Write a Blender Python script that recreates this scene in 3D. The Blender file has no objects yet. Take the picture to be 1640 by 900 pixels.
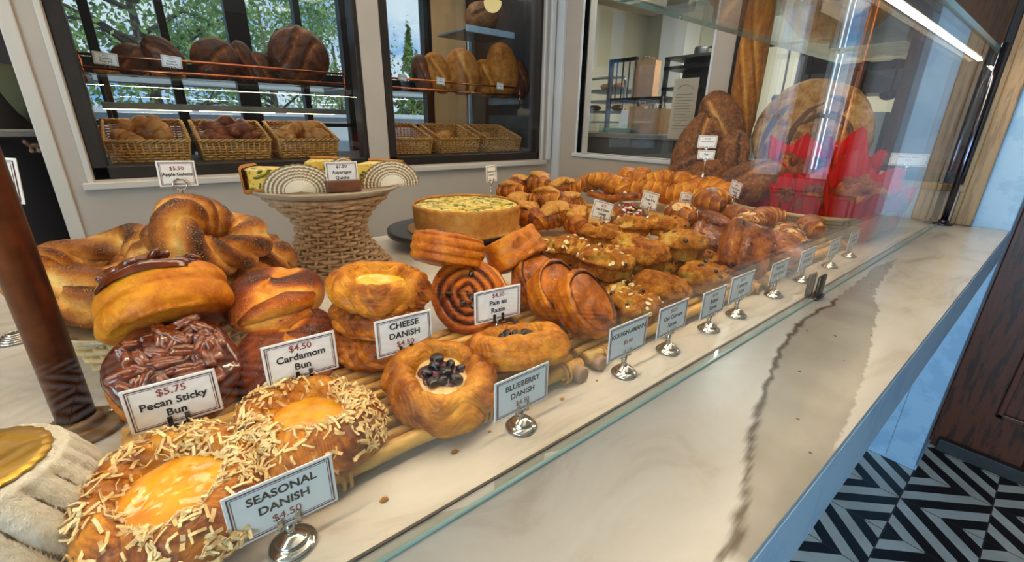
import bpy, bmesh, math, random
import numpy as np
from mathutils import Vector, Matrix, Quaternion, Euler
# ---------------------------------------------------------------- camera, world, lights, exposure
SC = bpy.context.scene
COL = SC.collection
ZC = 0.876            # counter top
ZF = -0.084           # shop floor
CAM = np.array([0, 0, 1.176]); FPX = 700.0
def cam_basis(yaw=50.98, pitch=19.73, roll=0.886):
    yaw, pitch, roll = np.radians([yaw, pitch, roll])
    f = np.array([math.cos(yaw)*math.cos(pitch), math.sin(yaw)*math.cos(pitch), -math.sin(pitch)])
    r = np.array([math.sin(yaw), -math.cos(yaw), 0]); u = np.cross(r, f)
    return np.array([math.cos(roll)*r+math.sin(roll)*u, -math.sin(roll)*r+math.cos(roll)*u, f])
CM = cam_basis()
def ray(x, y): return np.array([(x-820)/FPX, -(y-450)/FPX, 1.0]) @ CM
def onz(x, y, z): d = ray(x, y); return CAM+d*((z-CAM[2])/d[2])
def ony(x, y, Y): d = ray(x, y); return CAM+d*(Y/d[1])
def onx(x, y, X): d = ray(x, y); return CAM+d*(X/d[0])
cd = bpy.data.cameras.new('camera'); cam = bpy.data.objects.new('camera', cd); COL.objects.link(cam)
cd.sensor_width = 36; cd.lens = 36*FPX/1640; cd.clip_start = 0.02; cd.clip_end = 200
m = Matrix.Identity(4)
for i in range(3):
    m[i][0] = CM[0][i]; m[i][1] = CM[1][i]; m[i][2] = -CM[2][i]; m[i][3] = CAM[i]
cam.matrix_world = m
SC.camera = cam
SC.view_settings.view_transform = 'Standard'; SC.view_settings.look = 'None'
SC.view_settings.gamma = 1; SC.view_settings.use_curve_mapping = False
SC.view_settings.exposure = -0.4
SC.render.engine = 'CYCLES'
SC.cycles.max_bounces = 8; SC.cycles.transparent_max_bounces = 24
SC.cycles.glossy_bounces = 5; SC.cycles.transmission_bounces = 6
SC.cycles.sample_clamp_indirect = 4.0; SC.cycles.use_denoising = True
SC.cycles.caustics_reflective = False; SC.cycles.caustics_refractive = False

def S(r, g, b, a=1.0):
    f = lambda c: (c/255/12.92) if c/255 <= 0.04045 else ((c/255+0.055)/1.055)**2.4
    return (f(r), f(g), f(b), a)

W = bpy.data.worlds.new('sky'); SC.world = W; W.use_nodes = True
nt = W.node_tree; nt.nodes.clear()
def N(t, typ, **kw):
    n = t.nodes.new(typ)
    for k, v in kw.items():
        if k in n.inputs: n.inputs[k].default_value = v
        else: setattr(n, k, v)
    return n
tc = N(nt, 'ShaderNodeTexCoord'); mp = N(nt, 'ShaderNodeMapping'); mp.inputs['Scale'].default_value = (2.2, 2.2, 5.0)
nz = N(nt, 'ShaderNodeTexNoise', Scale=1.6, Detail=7.0, Roughness=0.62)
rp = N(nt, 'ShaderNodeValToRGB'); rp.color_ramp.elements[0].position = 0.40; rp.color_ramp.elements[1].position = 0.58
rp.color_ramp.elements[0].color = S(92, 168, 232); rp.color_ramp.elements[1].color = S(238, 246, 252)
bg = N(nt, 'ShaderNodeBackground', Strength=1.5); wo = N(nt, 'ShaderNodeOutputWorld')
L = nt.links.new
L(tc.outputs['Generated'], mp.inputs['Vector']); L(mp.outputs['Vector'], nz.inputs['Vector']); L(nz.outputs['Fac'], rp.inputs['Fac'])
L(rp.outputs['Color'], bg.inputs['Color']); L(bg.outputs['Background'], wo.inputs['Surface'])

def area(name, loc, target, sx, sy, power, color):
    d = bpy.data.lights.new(name, 'AREA'); d.shape = 'RECTANGLE'; d.size = sx; d.size_y = sy
    d.energy = power; d.color = color
    o = bpy.data.objects.new(name, d); COL.objects.link(o); o.location = loc
    o.rotation_euler = (Vector(target)-Vector(loc)).to_track_quat('-Z', 'Y').to_euler()
    return o
WARM = (1.0, 0.80, 0.58); DAY = (0.52, 0.77, 1.0)
# blue fill from an added, unseen left window; daylight through the narrow right one
area('left_daylight_fill', (-2.85, -1.2, 1.2), (0.9, 0.2, 0.75), 2.2, 2.0, 210, DAY)
area('side_window_daylight', (2.75, -0.46, 1.5), (0.9, 0.1, 0.6), 0.16, 1.2, 6, DAY)
sun = bpy.data.lights.new('sun', 'SUN'); sun.energy = 2.6; sun.angle = 0.01; sun.color = (1.0, 0.95, 0.86)
so = bpy.data.objects.new('sun', sun); COL.objects.link(so); so.rotation_euler = Vector((0.0, 0.72, -0.69)).to_track_quat('-Z', 'Y').to_euler()
# ceiling lamps: over the counter and the staff aisle
area('counter_ceiling_lamp', (0.55, 0.75, 2.35), (0.5, 0.6, 0.9), 2.2, 0.35, 22, WARM)
area('aisle_ceiling_lamp', (0.6, 1.65, 2.35), (0.7, 1.9, 0.9), 2.4, 0.3, 12, (1.0, 0.82, 0.66))
area('side_aisle_fill', (-1.1, 2.0, 2.4), (-0.7, 2.7, 0.9), 0.8, 0.8, 22, (1.0, 0.8, 0.62))  # added fill to brighten the dark aisle at the left
area('bread_room_lamp', (0.9, 2.75, 2.3), (0.9, 2.5, 1.2), 2.0, 0.3, 16, (1.0, 0.80, 0.6))
area('kitchen_lamp', (3.6, 1.5, 2.42), (3.6, 1.6, 0.9), 1.6, 1.6, 150, (1.0, 0.95, 0.84))

# ---------------------------------------------------------------- geometry helpers
def hash3(i, j, k, seed):
    h = (i*374761393 + j*668265263 + k*2147483647 + seed*974634777) & 0xffffffff
    h = ((h ^ (h >> 13))*1274126177) & 0xffffffff
    h = ((h ^ (h >> 16))*2246822519) & 0xffffffff
    return ((h ^ (h >> 15)) & 0xffff)/65535.0
def vnoise(P, seed=0):
    P = np.asarray(P, float); I = np.floor(P).astype(np.int64); f = P-I; f = f*f*(3-2*f)
    out = 0
    for a in (0, 1):
        for b in (0, 1):
            for c in (0, 1):
                w = (f[..., 0] if a else 1-f[..., 0])*(f[..., 1] if b else 1-f[..., 1])*(f[..., 2] if c else 1-f[..., 2])
                out = out+w*hash3(I[..., 0]+a, I[..., 1]+b, I[..., 2]+c, seed)
    return out
def fbm(P, scale, seed=0, oct=3):
    P = np.asarray(P, float)*scale; s = 0; a = 0.5; tot = 0
    for o in range(oct):
        s = s+a*vnoise(P*(2**o)+o*17.3, seed+o); tot += a; a *= 0.55
    return s/tot
def sstep(a, b, x):
    t = np.clip((x-a)/(b-a), 0, 1); return t*t*(3-2*t)

class G:
    """vertices, quads, triangles, a 0..1 baking value per vertex, a material slot per face"""
    def __init__(s, v, q=None, t=None, b=None, qm=0, tm=0):
        s.v = np.asarray(v, float).reshape(-1, 3)
        s.q = np.asarray(q if q is not None else [], np.int64).reshape(-1, 4)
        s.t = np.asarray(t if t is not None else [], np.int64).reshape(-1, 3)
        s.b = np.full(len(s.v), 0.5) if b is None else np.asarray(b, float).ravel()
        s.qm = np.broadcast_to(np.asarray(qm, np.int64), (len(s.q),)); s.tm = np.broadcast_to(np.asarray(tm, np.int64), (len(s.t),))
    def __add__(s, o):
        n = len(s.v)
        return G(np.vstack([s.v, o.v]), np.vstack([s.q, o.q+n]), np.vstack([s.t, o.t+n]), np.concatenate([s.b, o.b]),
                 np.concatenate([s.qm, o.qm]), np.concatenate([s.tm, o.tm]))
    def xf(s, M):
        M = np.array(M); return G(s.v@M[:3, :3].T+M[:3, 3], s.q, s.t, s.b, s.qm, s.tm)
    def mv(s, x, y, z): return G(s.v+np.array([x, y, z]), s.q, s.t, s.b, s.qm, s.tm)
    def mat(s, i): return G(s.v, s.q, s.t, s.b, i, i)
    def bake(s, b): return G(s.v, s.q, s.t, np.full(len(s.v), b), s.qm, s.tm)
def joined(gs):
    gs = list(gs); n = 0; V = []; Q = []; T = []; B = []; QM = []; TM = []
    for g in gs:
        V.append(g.v); Q.append(g.q+n); T.append(g.t+n); B.append(g.b); QM.append(g.qm); TM.append(g.tm); n += len(g.v)
    return G(np.vstack(V), np.vstack(Q), np.vstack(T), np.concatenate(B), np.concatenate(QM), np.concatenate(TM))
def grid(P, wu=False, wv=False, b=None):
    nu, nv = P.shape[:2]; idx = np.arange(nu*nv).reshape(nu, nv)
    iu = np.arange(nu if wu else nu-1); iv = np.arange(nv if wv else nv-1)
    A = idx[np.ix_(iu, iv)]; B_ = idx[np.ix_((iu+1) % nu, iv)]; C_ = idx[np.ix_((iu+1) % nu, (iv+1) % nv)]; D_ = idx[np.ix_(iu, (iv+1) % nv)]
    return G(P.reshape(-1, 3), np.stack([A, B_, C_, D_], -1).reshape(-1, 4), None, None if b is None else np.broadcast_to(b, (nu, nv)).ravel())
def resample(prof, m, smooth=True):
    p = np.array(prof, float)
    if smooth and len(p) > 2:          # Catmull-Rom
        q = np.vstack([2*p[0]-p[1], p, 2*p[-1]-p[-2]]); out = []
        for i in range(1, len(q)-2):
            t = np.linspace(0, 1, 12, endpoint=False)[:, None]
            a, b_, c, d = q[i-1], q[i], q[i+1], q[i+2]
            out.append(0.5*((2*b_)+(-a+c)*t+(2*a-5*b_+4*c-d)*t**2+(-a+3*b_-3*c+d)*t**3))
        p = np.vstack(out+[p[-1:]])
    d = np.concatenate([[0], np.cumsum(np.linalg.norm(np.diff(p, axis=0), axis=1))])
    s = np.linspace(0, d[-1], m)
    return np.stack([np.interp(s, d, p[:, k]) for k in range(p.shape[1])], 1)
def lathe(prof, n=64, m=40, disp=None, bake=None, out=None, smooth=True):
    """surface of revolution about z; disp(th,s,P)->offset along the profile normal; bake(th,s,P,D)->0..1; out(th)->outline factor"""
    p = resample(prof, m, smooth); p[:, 0] = np.maximum(p[:, 0], 1e-4)
    tg = np.gradient(p, axis=0); nl = np.stack([tg[:, 1], -tg[:, 0]], 1); nl /= np.linalg.norm(nl, axis=1)[:, None]+1e-12
    th = np.linspace(0, 2*np.pi, n, endpoint=False)[:, None]; s = np.linspace(0, 1, m)[None, :]
    r = p[None, :, 0]; z = np.broadcast_to(p[None, :, 1], (n, m))
    P0 = np.stack([r*np.cos(th), r*np.sin(th), z], -1)
    D = np.zeros((n, m)) if disp is None else np.broadcast_to(disp(th, s, P0), (n, m))
    fade = np.clip(r/(0.12*p[:, 0].max()), 0, 1)
    D = D*fade
    o = 1.0 if out is None else out(th)
    rr = (r+D*nl[None, :, 0])*o; zz = z+D*nl[None, :, 1]
    P = np.stack([rr*np.cos(th), rr*np.sin(th), zz], -1)
    return grid(P, wu=True, b=None if bake is None else np.clip(np.broadcast_to(bake(th, s, P, D), (n, m)), 0, 1))
def tube(path, rad, k=10, closed=False, bake=None, disp=None, flat=1.0, up=None):
    """swept tube; rad is a number or one radius per point; flat squeezes it along the frame's second axis"""
    p = np.asarray(path, float); n = len(p); rad = np.broadcast_to(np.asarray(rad, float), (n,)).copy()
    t = (np.roll(p, -1, 0)-np.roll(p, 1, 0)) if closed else np.gradient(p, axis=0)
    t /= np.linalg.norm(t, axis=1)[:, None]+1e-12
    a = np.array(up if up is not None else ([0, 0, 1] if abs(t[0][2]) < .9 else [1, 0, 0]), float)
    A = np.zeros((n, 3)); B = np.zeros((n, 3))
    for i in range(n):
        if up is not None: a = np.array(up, float)
        a = a-t[i]*(a@t[i]); a /= np.linalg.norm(a)+1e-12
        A[i] = np.cross(a, t[i]); B[i] = a
    ph = np.linspace(0, 2*np.pi, k, endpoint=False)[None, :]
    u = np.linspace(0, 1, n)[:, None]
    R = rad[:, None]*np.ones((1, k))
    if disp is not None: R = R*(1+disp(ph, u, p))
    P = p[:, None, :]+R[..., None]*(np.cos(ph)[..., None]*A[:, None, :]+flat*np.sin(ph)[..., None]*B[:, None, :])
    b = None if bake is None else np.clip(np.broadcast_to(bake(ph, u, P), (n, k)), 0, 1)
    g = grid(P, wu=closed, wv=True, b=b); g = G(g.v, g.q[:, ::-1], None, g.b)
    if not closed:                      # flat caps
        c0 = len(g.v); V = np.vstack([g.v, p[:1], p[-1:]])
        j = np.arange(k); T = np.vstack([np.stack([np.full(k, c0), (j+1) % k, j], 1), np.stack([np.full(k, c0+1), (n-1)*k+j, (n-1)*k+(j+1) % k], 1)])
        bb = np.concatenate([g.b, [g.b[0], g.b[-1]]]); g = G(V, g.q, T, bb)
    return g
_boxcache = {}
def box(cx, cy, cz, sx, sy, sz, bev=0.0, seg=2):
    bev = min(bev, 0.45*min(sx, sy, sz))
    bm = bmesh.new(); bmesh.ops.create_cube(bm, size=1.0); bmesh.ops.scale(bm, vec=(sx, sy, sz), verts=bm.verts)
    if bev > 0: bmesh.ops.bevel(bm, geom=list(bm.edges), offset=bev, segments=seg, affect='EDGES', profile=0.5)
    bm.verts.ensure_lookup_table(); bmesh.ops.triangulate(bm, faces=[f for f in bm.faces if len(f.verts) > 4])
    v = np.array([x.co[:] for x in bm.verts]); q = [[x.index for x in f.verts] for f in bm.faces if len(f.verts) == 4]
    t = [[x.index for x in f.verts] for f in bm.faces if len(f.verts) == 3]; bm.free()
    return G(v+np.array([cx, cy, cz]), q, t)
def bb(x0, x1, y0, y1, z0, z1, bev=0.0): return box((x0+x1)/2, (y0+y1)/2, (z0+z1)/2, x1-x0, y1-y0, z1-z0, bev)
def ball(rx, ry, rz, n=24, m=16, disp=None, bake=None, p=1.0):
    """ellipsoid (p<1: squarer), disp(U)->radial factor added, U are unit directions"""
    th = np.linspace(0, 2*np.pi, n, endpoint=False)[:, None]; ph = np.linspace(-np.pi/2+1e-3, np.pi/2-1e-3, m)[None, :]
    sp = lambda x: np.sign(x)*np.abs(x)**p
    X = sp(np.cos(th))*sp(np.cos(ph)); Y = sp(np.sin(th))*sp(np.cos(ph)); Z = sp(np.sin(ph))*np.ones_like(th)
    U = np.stack([X, Y, Z], -1); d = 1.0
    if disp is not None: d = 1+disp(U)[..., None]
    P = U*d*np.array([rx, ry, rz])
    return grid(P, wu=True, b=None if bake is None else np.clip(bake(U, d), 0, 1))
def slab(poly, z0, z1):
    """prism over a convex-ish outline in xy"""
    p = np.asarray(poly, float); n = len(p); c = p.mean(0)
    V = np.vstack([np.c_[p, np.full(n, z0)], np.c_[p, np.full(n, z1)], [[c[0], c[1], z0], [c[0], c[1], z1]]])
    i = np.arange(n); j = (i+1) % n
    Q = np.stack([i, j, j+n, i+n], 1); T = np.vstack([np.stack([np.full(n, 2*n), j, i], 1), np.stack([np.full(n, 2*n+1), i+n, j+n], 1)])
    return G(V, Q, T)
def R3(rx=0, ry=0, rz=0): return Euler((math.radians(rx), math.radians(ry), math.radians(rz))).to_matrix().to_4x4()
def T3(x, y, z): return Matrix.Translation((x, y, z))

def mk(name, g, mat, parent=None, loc=None, smooth=True):
    me = bpy.data.meshes.new(name); nv = len(g.v); nq = len(g.q); ntr = len(g.t)
    me.vertices.add(nv); me.vertices.foreach_set('co', g.v.astype(np.float32).ravel())
    me.loops.add(nq*4+ntr*3); me.loops.foreach_set('vertex_index', np.concatenate([g.q.ravel(), g.t.ravel()]).astype(np.int32))
    me.polygons.add(nq+ntr)
    me.polygons.foreach_set('loop_start', np.concatenate([np.arange(nq)*4, nq*4+np.arange(ntr)*3]).astype(np.int32))
    mats = mat if isinstance(mat, (list, tuple)) else [mat]
    for x in mats: me.materials.append(x)
    me.polygons.foreach_set('material_index', np.concatenate([g.qm, g.tm]).astype(np.int32))
    me.update(calc_edges=True)
    at = me.attributes.new('bake', 'FLOAT', 'POINT'); at.data.foreach_set('value', g.b.astype(np.float32))
    me.shade_smooth() if smooth else me.shade_flat()
    me.validate()
    o = bpy.data.objects.new(name, me); COL.objects.link(o)
    if parent is not None: o.parent = parent
    if loc is not None: o.location = loc
    return o
def flat(name, g, mat, parent=None, loc=None): return mk(name, g, mat, parent, loc, smooth=False)
def tag(o, label=None, cat=None, group=None, kind=None):
    if label: o['label'] = label
    if cat: o['category'] = cat
    if group: o['group'] = group
    if kind: o['kind'] = kind
    return o
def thing(name, label, cat, loc=(0, 0, 0), rot=None, group=None):
    o = bpy.data.objects.new(name, None); COL.objects.link(o); o.location = loc; o.empty_display_size = 0.02
    if rot is not None: pose(o, rot)
    return tag(o, label, cat, group)
def pose(o, rot):
    if isinstance(rot, Quaternion): o.rotation_mode = 'QUATERNION'; o.rotation_quaternion = rot
    else: o.rotation_euler = [math.radians(a) for a in rot]
def axis(ax, spin=0):
    """rotation taking local z to ax, after a spin about z"""
    return Vector((0, 0, 1)).rotation_difference(Vector(ax).normalized()) @ Quaternion((0, 0, 1), math.radians(spin))
def orient(n, d):
    """rotation whose local z looks along n and whose local x runs along d"""
    z = Vector(n).normalized(); x = Vector(d); x = (x-z*x.dot(z)).normalized(); y = z.cross(x)
    return Matrix((x, y, z)).transposed().to_quaternion()
def kids(o): return [c for c in bpy.data.objects if c.parent == o]
def dup(o, loc, rot=None, label=None, scale=None, group=None):
    def cp(x, par):
        c = x.copy(); COL.objects.link(c); c.parent = par
        for ch in list(x.children): cp(ch, c)
        return c
    c = cp(o, None); c.location = loc
    if rot is not None: pose(c, rot)
    if scale is not None: c.scale = (scale,)*3 if not isinstance(scale, (tuple, list)) else scale
    if label: c['label'] = label
    if group: c['group'] = group
    return c
def struct(name, g, mat, smooth=False):
    o = mk(name, g, mat, smooth=smooth); o['kind'] = 'structure'; return o
# ---------------------------------------------------------------- materials
def new_mat(name):
    m = bpy.data.materials.new(name); m.use_nodes = True; t = m.node_tree; t.nodes.clear()
    out = N(t, 'ShaderNodeOutputMaterial'); p = N(t, 'ShaderNodeBsdfPrincipled'); t.links.new(p.outputs[0], out.inputs[0])
    return m, t, p, out
def simple(name, col, rough=0.5, metal=0.0, bump=0.0, scale=80, vary=0.0, coat=0.0, spec=0.5):
    m, t, p, out = new_mat(name)
    p.inputs['Base Color'].default_value = col; p.inputs['Roughness'].default_value = rough; p.inputs['Metallic'].default_value = metal
    p.inputs['Coat Weight'].default_value = coat; p.inputs['Specular IOR Level'].default_value = spec
    if bump or vary:
        c = N(t, 'ShaderNodeTexCoord'); n = N(t, 'ShaderNodeTexNoise', Scale=scale, Detail=5.0)
        t.links.new(c.outputs['Object'], n.inputs['Vector'])
        if vary:
            r = N(t, 'ShaderNodeMapRange'); r.inputs['From Min'].default_value = 0.3; r.inputs['From Max'].default_value = 0.7
            r.inputs['To Min'].default_value = 1-vary; r.inputs['To Max'].default_value = 1+vary*0.5
            mx = N(t, 'ShaderNodeVectorMath', operation='SCALE'); mx.inputs[0].default_value = col[:3]
            t.links.new(n.outputs['Fac'], r.inputs['Value']); t.links.new(r.outputs[0], mx.inputs['Scale']); t.links.new(mx.outputs[0], p.inputs['Base Color'])
        if bump:
            b = N(t, 'ShaderNodeBump', Strength=bump, Distance=0.004); t.links.new(n.outputs['Fac'], b.inputs['Height']); t.links.new(b.outputs[0], p.inputs['Normal'])
    return m
def ramp(t, stops):
    r = N(t, 'ShaderNodeValToRGB'); e = r.color_ramp.elements
    e[0].position, e[0].color = stops[0]; e[1].position, e[1].color = stops[-1]
    for pos, c in stops[1:-1]: x = e.new(pos); x.color = c
    return r
def bakery(name, stops, rough=0.38, coat=0.25, bump=0.35, nscale=45, nmix=0.45, grain=260, gmix=0.12, stretch=(1, 1, 1), flour=None, seeds=None, sss=0.0, dark=0.10):
    """crust: a ramp from pale to dark driven by the mesh's baking value and noise"""
    m, t, p, out = new_mat(name); lk = t.links.new
    c = N(t, 'ShaderNodeTexCoord'); mp = N(t, 'ShaderNodeMapping'); mp.inputs['Scale'].default_value = stretch
    lk(c.outputs['Object'], mp.inputs['Vector'])
    n1 = N(t, 'ShaderNodeTexNoise', Scale=nscale, Detail=6.0, Roughness=0.6, Distortion=0.4); n2 = N(t, 'ShaderNodeTexNoise', Scale=grain, Detail=4.0, Roughness=0.7)
    lk(mp.outputs[0], n1.inputs['Vector']); lk(mp.outputs[0], n2.inputs['Vector'])
    a = N(t, 'ShaderNodeAttribute', attribute_name='bake')
    m1 = N(t, 'ShaderNodeMath', operation='MULTIPLY_ADD'); m1.inputs[1].default_value = nmix*1.7; m1.inputs[2].default_value = -nmix*0.85
    m2 = N(t, 'ShaderNodeMath', operation='MULTIPLY_ADD'); m2.inputs[1].default_value = gmix*2.2; m2.inputs[2].default_value = -gmix*1.1
    s1 = N(t, 'ShaderNodeMath', operation='ADD'); s2 = N(t, 'ShaderNodeMath', operation='ADD', use_clamp=True)
    lk(n1.outputs['Fac'], m1.inputs[0]); lk(n2.outputs['Fac'], m2.inputs[0]); dk = N(t, 'ShaderNodeMath', operation='MULTIPLY_ADD'); dk.inputs[1].default_value = 1.05; dk.inputs[2].default_value = dark; lk(a.outputs['Fac'], dk.inputs[0]); lk(dk.outputs[0], s1.inputs[0]); lk(m1.outputs[0], s1.inputs[1])
    lk(s1.outputs[0], s2.inputs[0]); lk(m2.outputs[0], s2.inputs[1])
    r = ramp(t, stops); lk(s2.outputs[0], r.inputs['Fac']); colr = r.outputs['Color']
    if flour:
        n3 = N(t, 'ShaderNodeTexNoise', Scale=flour[1], Detail=8.0, Roughness=0.75); lk(c.outputs['Object'], n3.inputs['Vector'])
        fr = N(t, 'ShaderNodeMapRange'); fr.inputs['From Min'].default_value = flour[2]; fr.inputs['From Max'].default_value = flour[2]+0.22; fr.inputs['To Max'].default_value = 0.6; lk(n3.outputs['Fac'], fr.inputs['Value'])
        mx = N(t, 'ShaderNodeMix', data_type='RGBA'); lk(fr.outputs[0], mx.inputs['Factor']); lk(colr, mx.inputs['A']); mx.inputs['B'].default_value = flour[0]; colr = mx.outputs['Result']
    hgt = n2.outputs['Fac']
    if seeds:
        vo = N(t, 'ShaderNodeTexVoronoi', Scale=seeds[1]); lk(c.outputs['Object'], vo.inputs['Vector'])
        vr = N(t, 'ShaderNodeMapRange'); vr.inputs['From Min'].default_value = seeds[2]; vr.inputs['From Max'].default_value = seeds[2]*0.6; lk(vo.outputs['Distance'], vr.inputs['Value'])
        n4 = N(t, 'ShaderNodeMath', operation='MULTIPLY'); n5 = N(t, 'ShaderNodeMapRange'); n5.inputs['From Min'].default_value = seeds[3]; n5.inputs['From Max'].default_value = seeds[3]+0.12
        lk(n1.outputs['Fac'], n5.inputs['Value']); lk(vr.outputs[0], n4.inputs[0]); lk(n5.outputs[0], n4.inputs[1])
        mx = N(t, 'ShaderNodeMix', data_type='RGBA'); lk(n4.outputs[0], mx.inputs['Factor']); lk(colr, mx.inputs['A']); mx.inputs['B'].default_value = seeds[0]; colr = mx.outputs['Result']
        hm = N(t, 'ShaderNodeMath', operation='ADD'); lk(n2.outputs['Fac'], hm.inputs[0]); lk(n4.outputs[0], hm.inputs[1]); hgt = hm.outputs[0]
    lk(colr, p.inputs['Base Color']); p.inputs['Roughness'].default_value = rough; p.inputs['Coat Weight'].default_value = coat*0.6; p.inputs['Coat Roughness'].default_value = 0.14; p.inputs['Specular IOR Level'].default_value = 0.22
    if sss: p.inputs['Subsurface Weight'].default_value = sss; p.inputs['Subsurface Radius'].default_value = (0.006, 0.003, 0.001); p.inputs['Subsurface Scale'].default_value = 1.0
    b = N(t, 'ShaderNodeBump', Strength=min(1, bump*1.3), Distance=0.005); lk(hgt, b.inputs['Height'])
    b2 = N(t, 'ShaderNodeBump', Strength=min(1, bump*1.2), Distance=0.012); lk(n1.outputs['Fac'], b2.inputs['Height']); lk(b2.outputs[0], b.inputs['Normal']); lk(b.outputs[0], p.inputs['Normal'])
    return m
GOLD = [(0.0, S(250, 204, 98)), (0.25, S(240, 166, 50)), (0.5, S(210, 128, 24)), (0.75, S(148, 74, 10)), (1.0, S(76, 32, 6))]
M = {}
M['danish'] = bakery('danish_crust', GOLD, coat=0.35, rough=0.36, bump=0.4, stretch=(1, 1, 1.8))
M['bun'] = bakery('bun_crust', [(0, S(246, 184, 72)), (0.3, S(230, 150, 34)), (0.55, S(194, 106, 14)), (0.8, S(118, 54, 8)), (1, S(60, 22, 6))], coat=0.2, bump=0.25)
M['sugar'] = bakery('sugared_crust', [(0, S(248, 200, 98)), (0.3, S(234, 150, 44)), (0.55, S(188, 92, 20)), (0.8, S(124, 52, 14)), (1, S(66, 26, 9))], coat=0.15, bump=0.3, seeds=(S(248, 226, 196), 520, 0.22, 0.44))
M['roll'] = bakery('raisin_roll_crust', [(0, S(236, 156, 46)), (0.3, S(208, 112, 20)), (0.6, S(146, 64, 10)), (0.85, S(90, 34, 8)), (1, S(48, 18, 6))], coat=0.45, rough=0.3, bump=0.4)
M['kouign'] = bakery('caramel_crust', [(0, S(248, 172, 40)), (0.3, S(230, 142, 18)), (0.6, S(186, 98, 8)), (0.85, S(110, 48, 6)), (1, S(54, 18, 4))], coat=0.4, rough=0.28, bump=0.3, nmix=0.55, dark=0.2)
M['scone'] = bakery('scone_crust', [(0, S(252, 212, 116)), (0.3, S(238, 170, 60)), (0.55, S(212, 128, 30)), (0.8, S(156, 78, 16)), (1, S(84, 38, 10))], coat=0.05, rough=0.55, bump=0.8, nscale=70, nmix=0.6, grain=380, gmix=0.25, dark=-0.02)
M['croissant'] = bakery('croissant_crust', GOLD, coat=0.45, rough=0.3, bump=0.4, nscale=60)
M['chocolat'] = bakery('laminated_crust', [(0, S(244, 172, 50)), (0.3, S(222, 134, 24)), (0.6, S(168, 86, 12)), (0.85, S(104, 48, 9)), (1, S(54, 24, 6))], coat=0.5, rough=0.26, bump=0.6, nscale=80)
M['sesame'] = bakery('sesame_crust', [(0, S(246, 204, 122)), (0.3, S(228, 160, 70)), (0.6, S(170, 96, 30)), (0.85, S(112, 56, 18)), (1, S(62, 30, 12))], coat=0.25, bump=0.4, seeds=(S(206, 152, 70), 420, 0.35, 0.42), dark=0.0)
M['seeded'] = bakery('seeded_croissant_crust', [(0, S(250, 196, 84)), (0.3, S(240, 168, 48)), (0.6, S(206, 122, 34)), (0.85, S(140, 72, 22)), (1, S(76, 36, 14))], coat=0.3, bump=0.4, seeds=(S(70, 42, 24), 300, 0.3, 0.52), dark=0.0)
M['quiche_crust'] = bakery('quiche_crust', [(0, S(236, 190, 118)), (0.4, S(214, 150, 72)), (0.7, S(184, 112, 44)), (1, S(120, 64, 24))], coat=0.0, rough=0.65, bump=0.5, nscale=50)
M['loaf'] = bakery('dark_loaf_crust', [(0, S(214, 160, 92)), (0.3, S(150, 92, 46)), (0.6, S(98, 56, 30)), (0.85, S(66, 36, 20)), (1, S(38, 22, 14))], coat=0.1, rough=0.5, bump=0.5, nscale=30, flour=(S(196, 164, 122), 90, 0.50), dark=-0.04)
M['miche'] = bakery('floured_loaf_crust', [(0, S(226, 192, 136)), (0.4, S(198, 152, 92)), (0.7, S(150, 100, 54)), (1, S(78, 46, 26))], coat=0.0, rough=0.7, bump=0.8, nscale=28, nmix=0.7, flour=(S(230, 208, 166), 40, 0.5))
M['baguette'] = bakery('baguette_crust', [(0, S(240, 190, 104)), (0.3, S(214, 146, 58)), (0.6, S(172, 104, 34)), (0.85, S(124, 68, 24)), (1, S(70, 38, 16))], coat=0.1, rough=0.45, bump=0.5, nscale=40, dark=0.02)
M['score'] = simple('scored_dark_crust', S(92, 66, 56), 0.7, bump=0.5, scale=60, vary=0.3)
M['rollbun'] = bakery('small_roll_crust', [(0, S(236, 190, 120)), (0.35, S(206, 142, 74)), (0.65, S(158, 92, 42)), (1, S(84, 44, 22))], coat=0.1, bump=0.3, nscale=40, flour=(S(232, 206, 168), 30, 0.62), dark=-0.08)
M['darkloaf'] = bakery('glossy_dark_loaf_crust', [(0, S(190, 122, 60)), (0.3, S(134, 72, 30)), (0.6, S(88, 44, 20)), (0.85, S(58, 28, 14)), (1, S(32, 16, 9))], coat=0.35, rough=0.4, bump=0.5, nscale=30, nmix=0.7)
M['rollred'] = bakery('dark_roll_crust', [(0, S(224, 150, 66)), (0.35, S(170, 88, 40)), (0.65, S(118, 54, 32)), (1, S(64, 30, 24))], coat=0.3, bump=0.3, nscale=40)
def glossy_fill(name, c1, c2, rough=0.15, scale=60, bump=0.3, coat=0.5, tr=0.0):
    m, t, p, out = new_mat(name); lk = t.links.new
    c = N(t, 'ShaderNodeTexCoord'); n = N(t, 'ShaderNodeTexNoise', Scale=scale, Detail=4.0); lk(c.outputs['Object'], n.inputs['Vector'])
    r = ramp(t, [(0.3, c1), (0.7, c2)]); lk(n.outputs['Fac'], r.inputs['Fac']); lk(r.outputs[0], p.inputs['Base Color'])
    p.inputs['Roughness'].default_value = rough; p.inputs['Coat Weight'].default_value = coat; p.inputs['Transmission Weight'].default_value = tr
    b = N(t, 'ShaderNodeBump', Strength=bump, Distance=0.004); lk(n.outputs['Fac'], b.inputs['Height']); lk(b.outputs[0], p.inputs['Normal'])
    return m
M['custard'] = glossy_fill('yellow_custard', S(250, 208, 62), S(240, 176, 30), 0.2)
M['jam'] = glossy_fill('orange_glaze_filling', S(246, 186, 40), S(226, 138, 16), 0.1, scale=45, bump=0.5, coat=0.8)
M['cream'] = glossy_fill('cream_cheese', S(246, 226, 176), S(236, 198, 128), 0.35, coat=0.2)
M['berry'] = glossy_fill('blueberry_skin', S(34, 14, 26), S(14, 6, 14), 0.2, scale=160, bump=0.5, coat=0.35)
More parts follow.
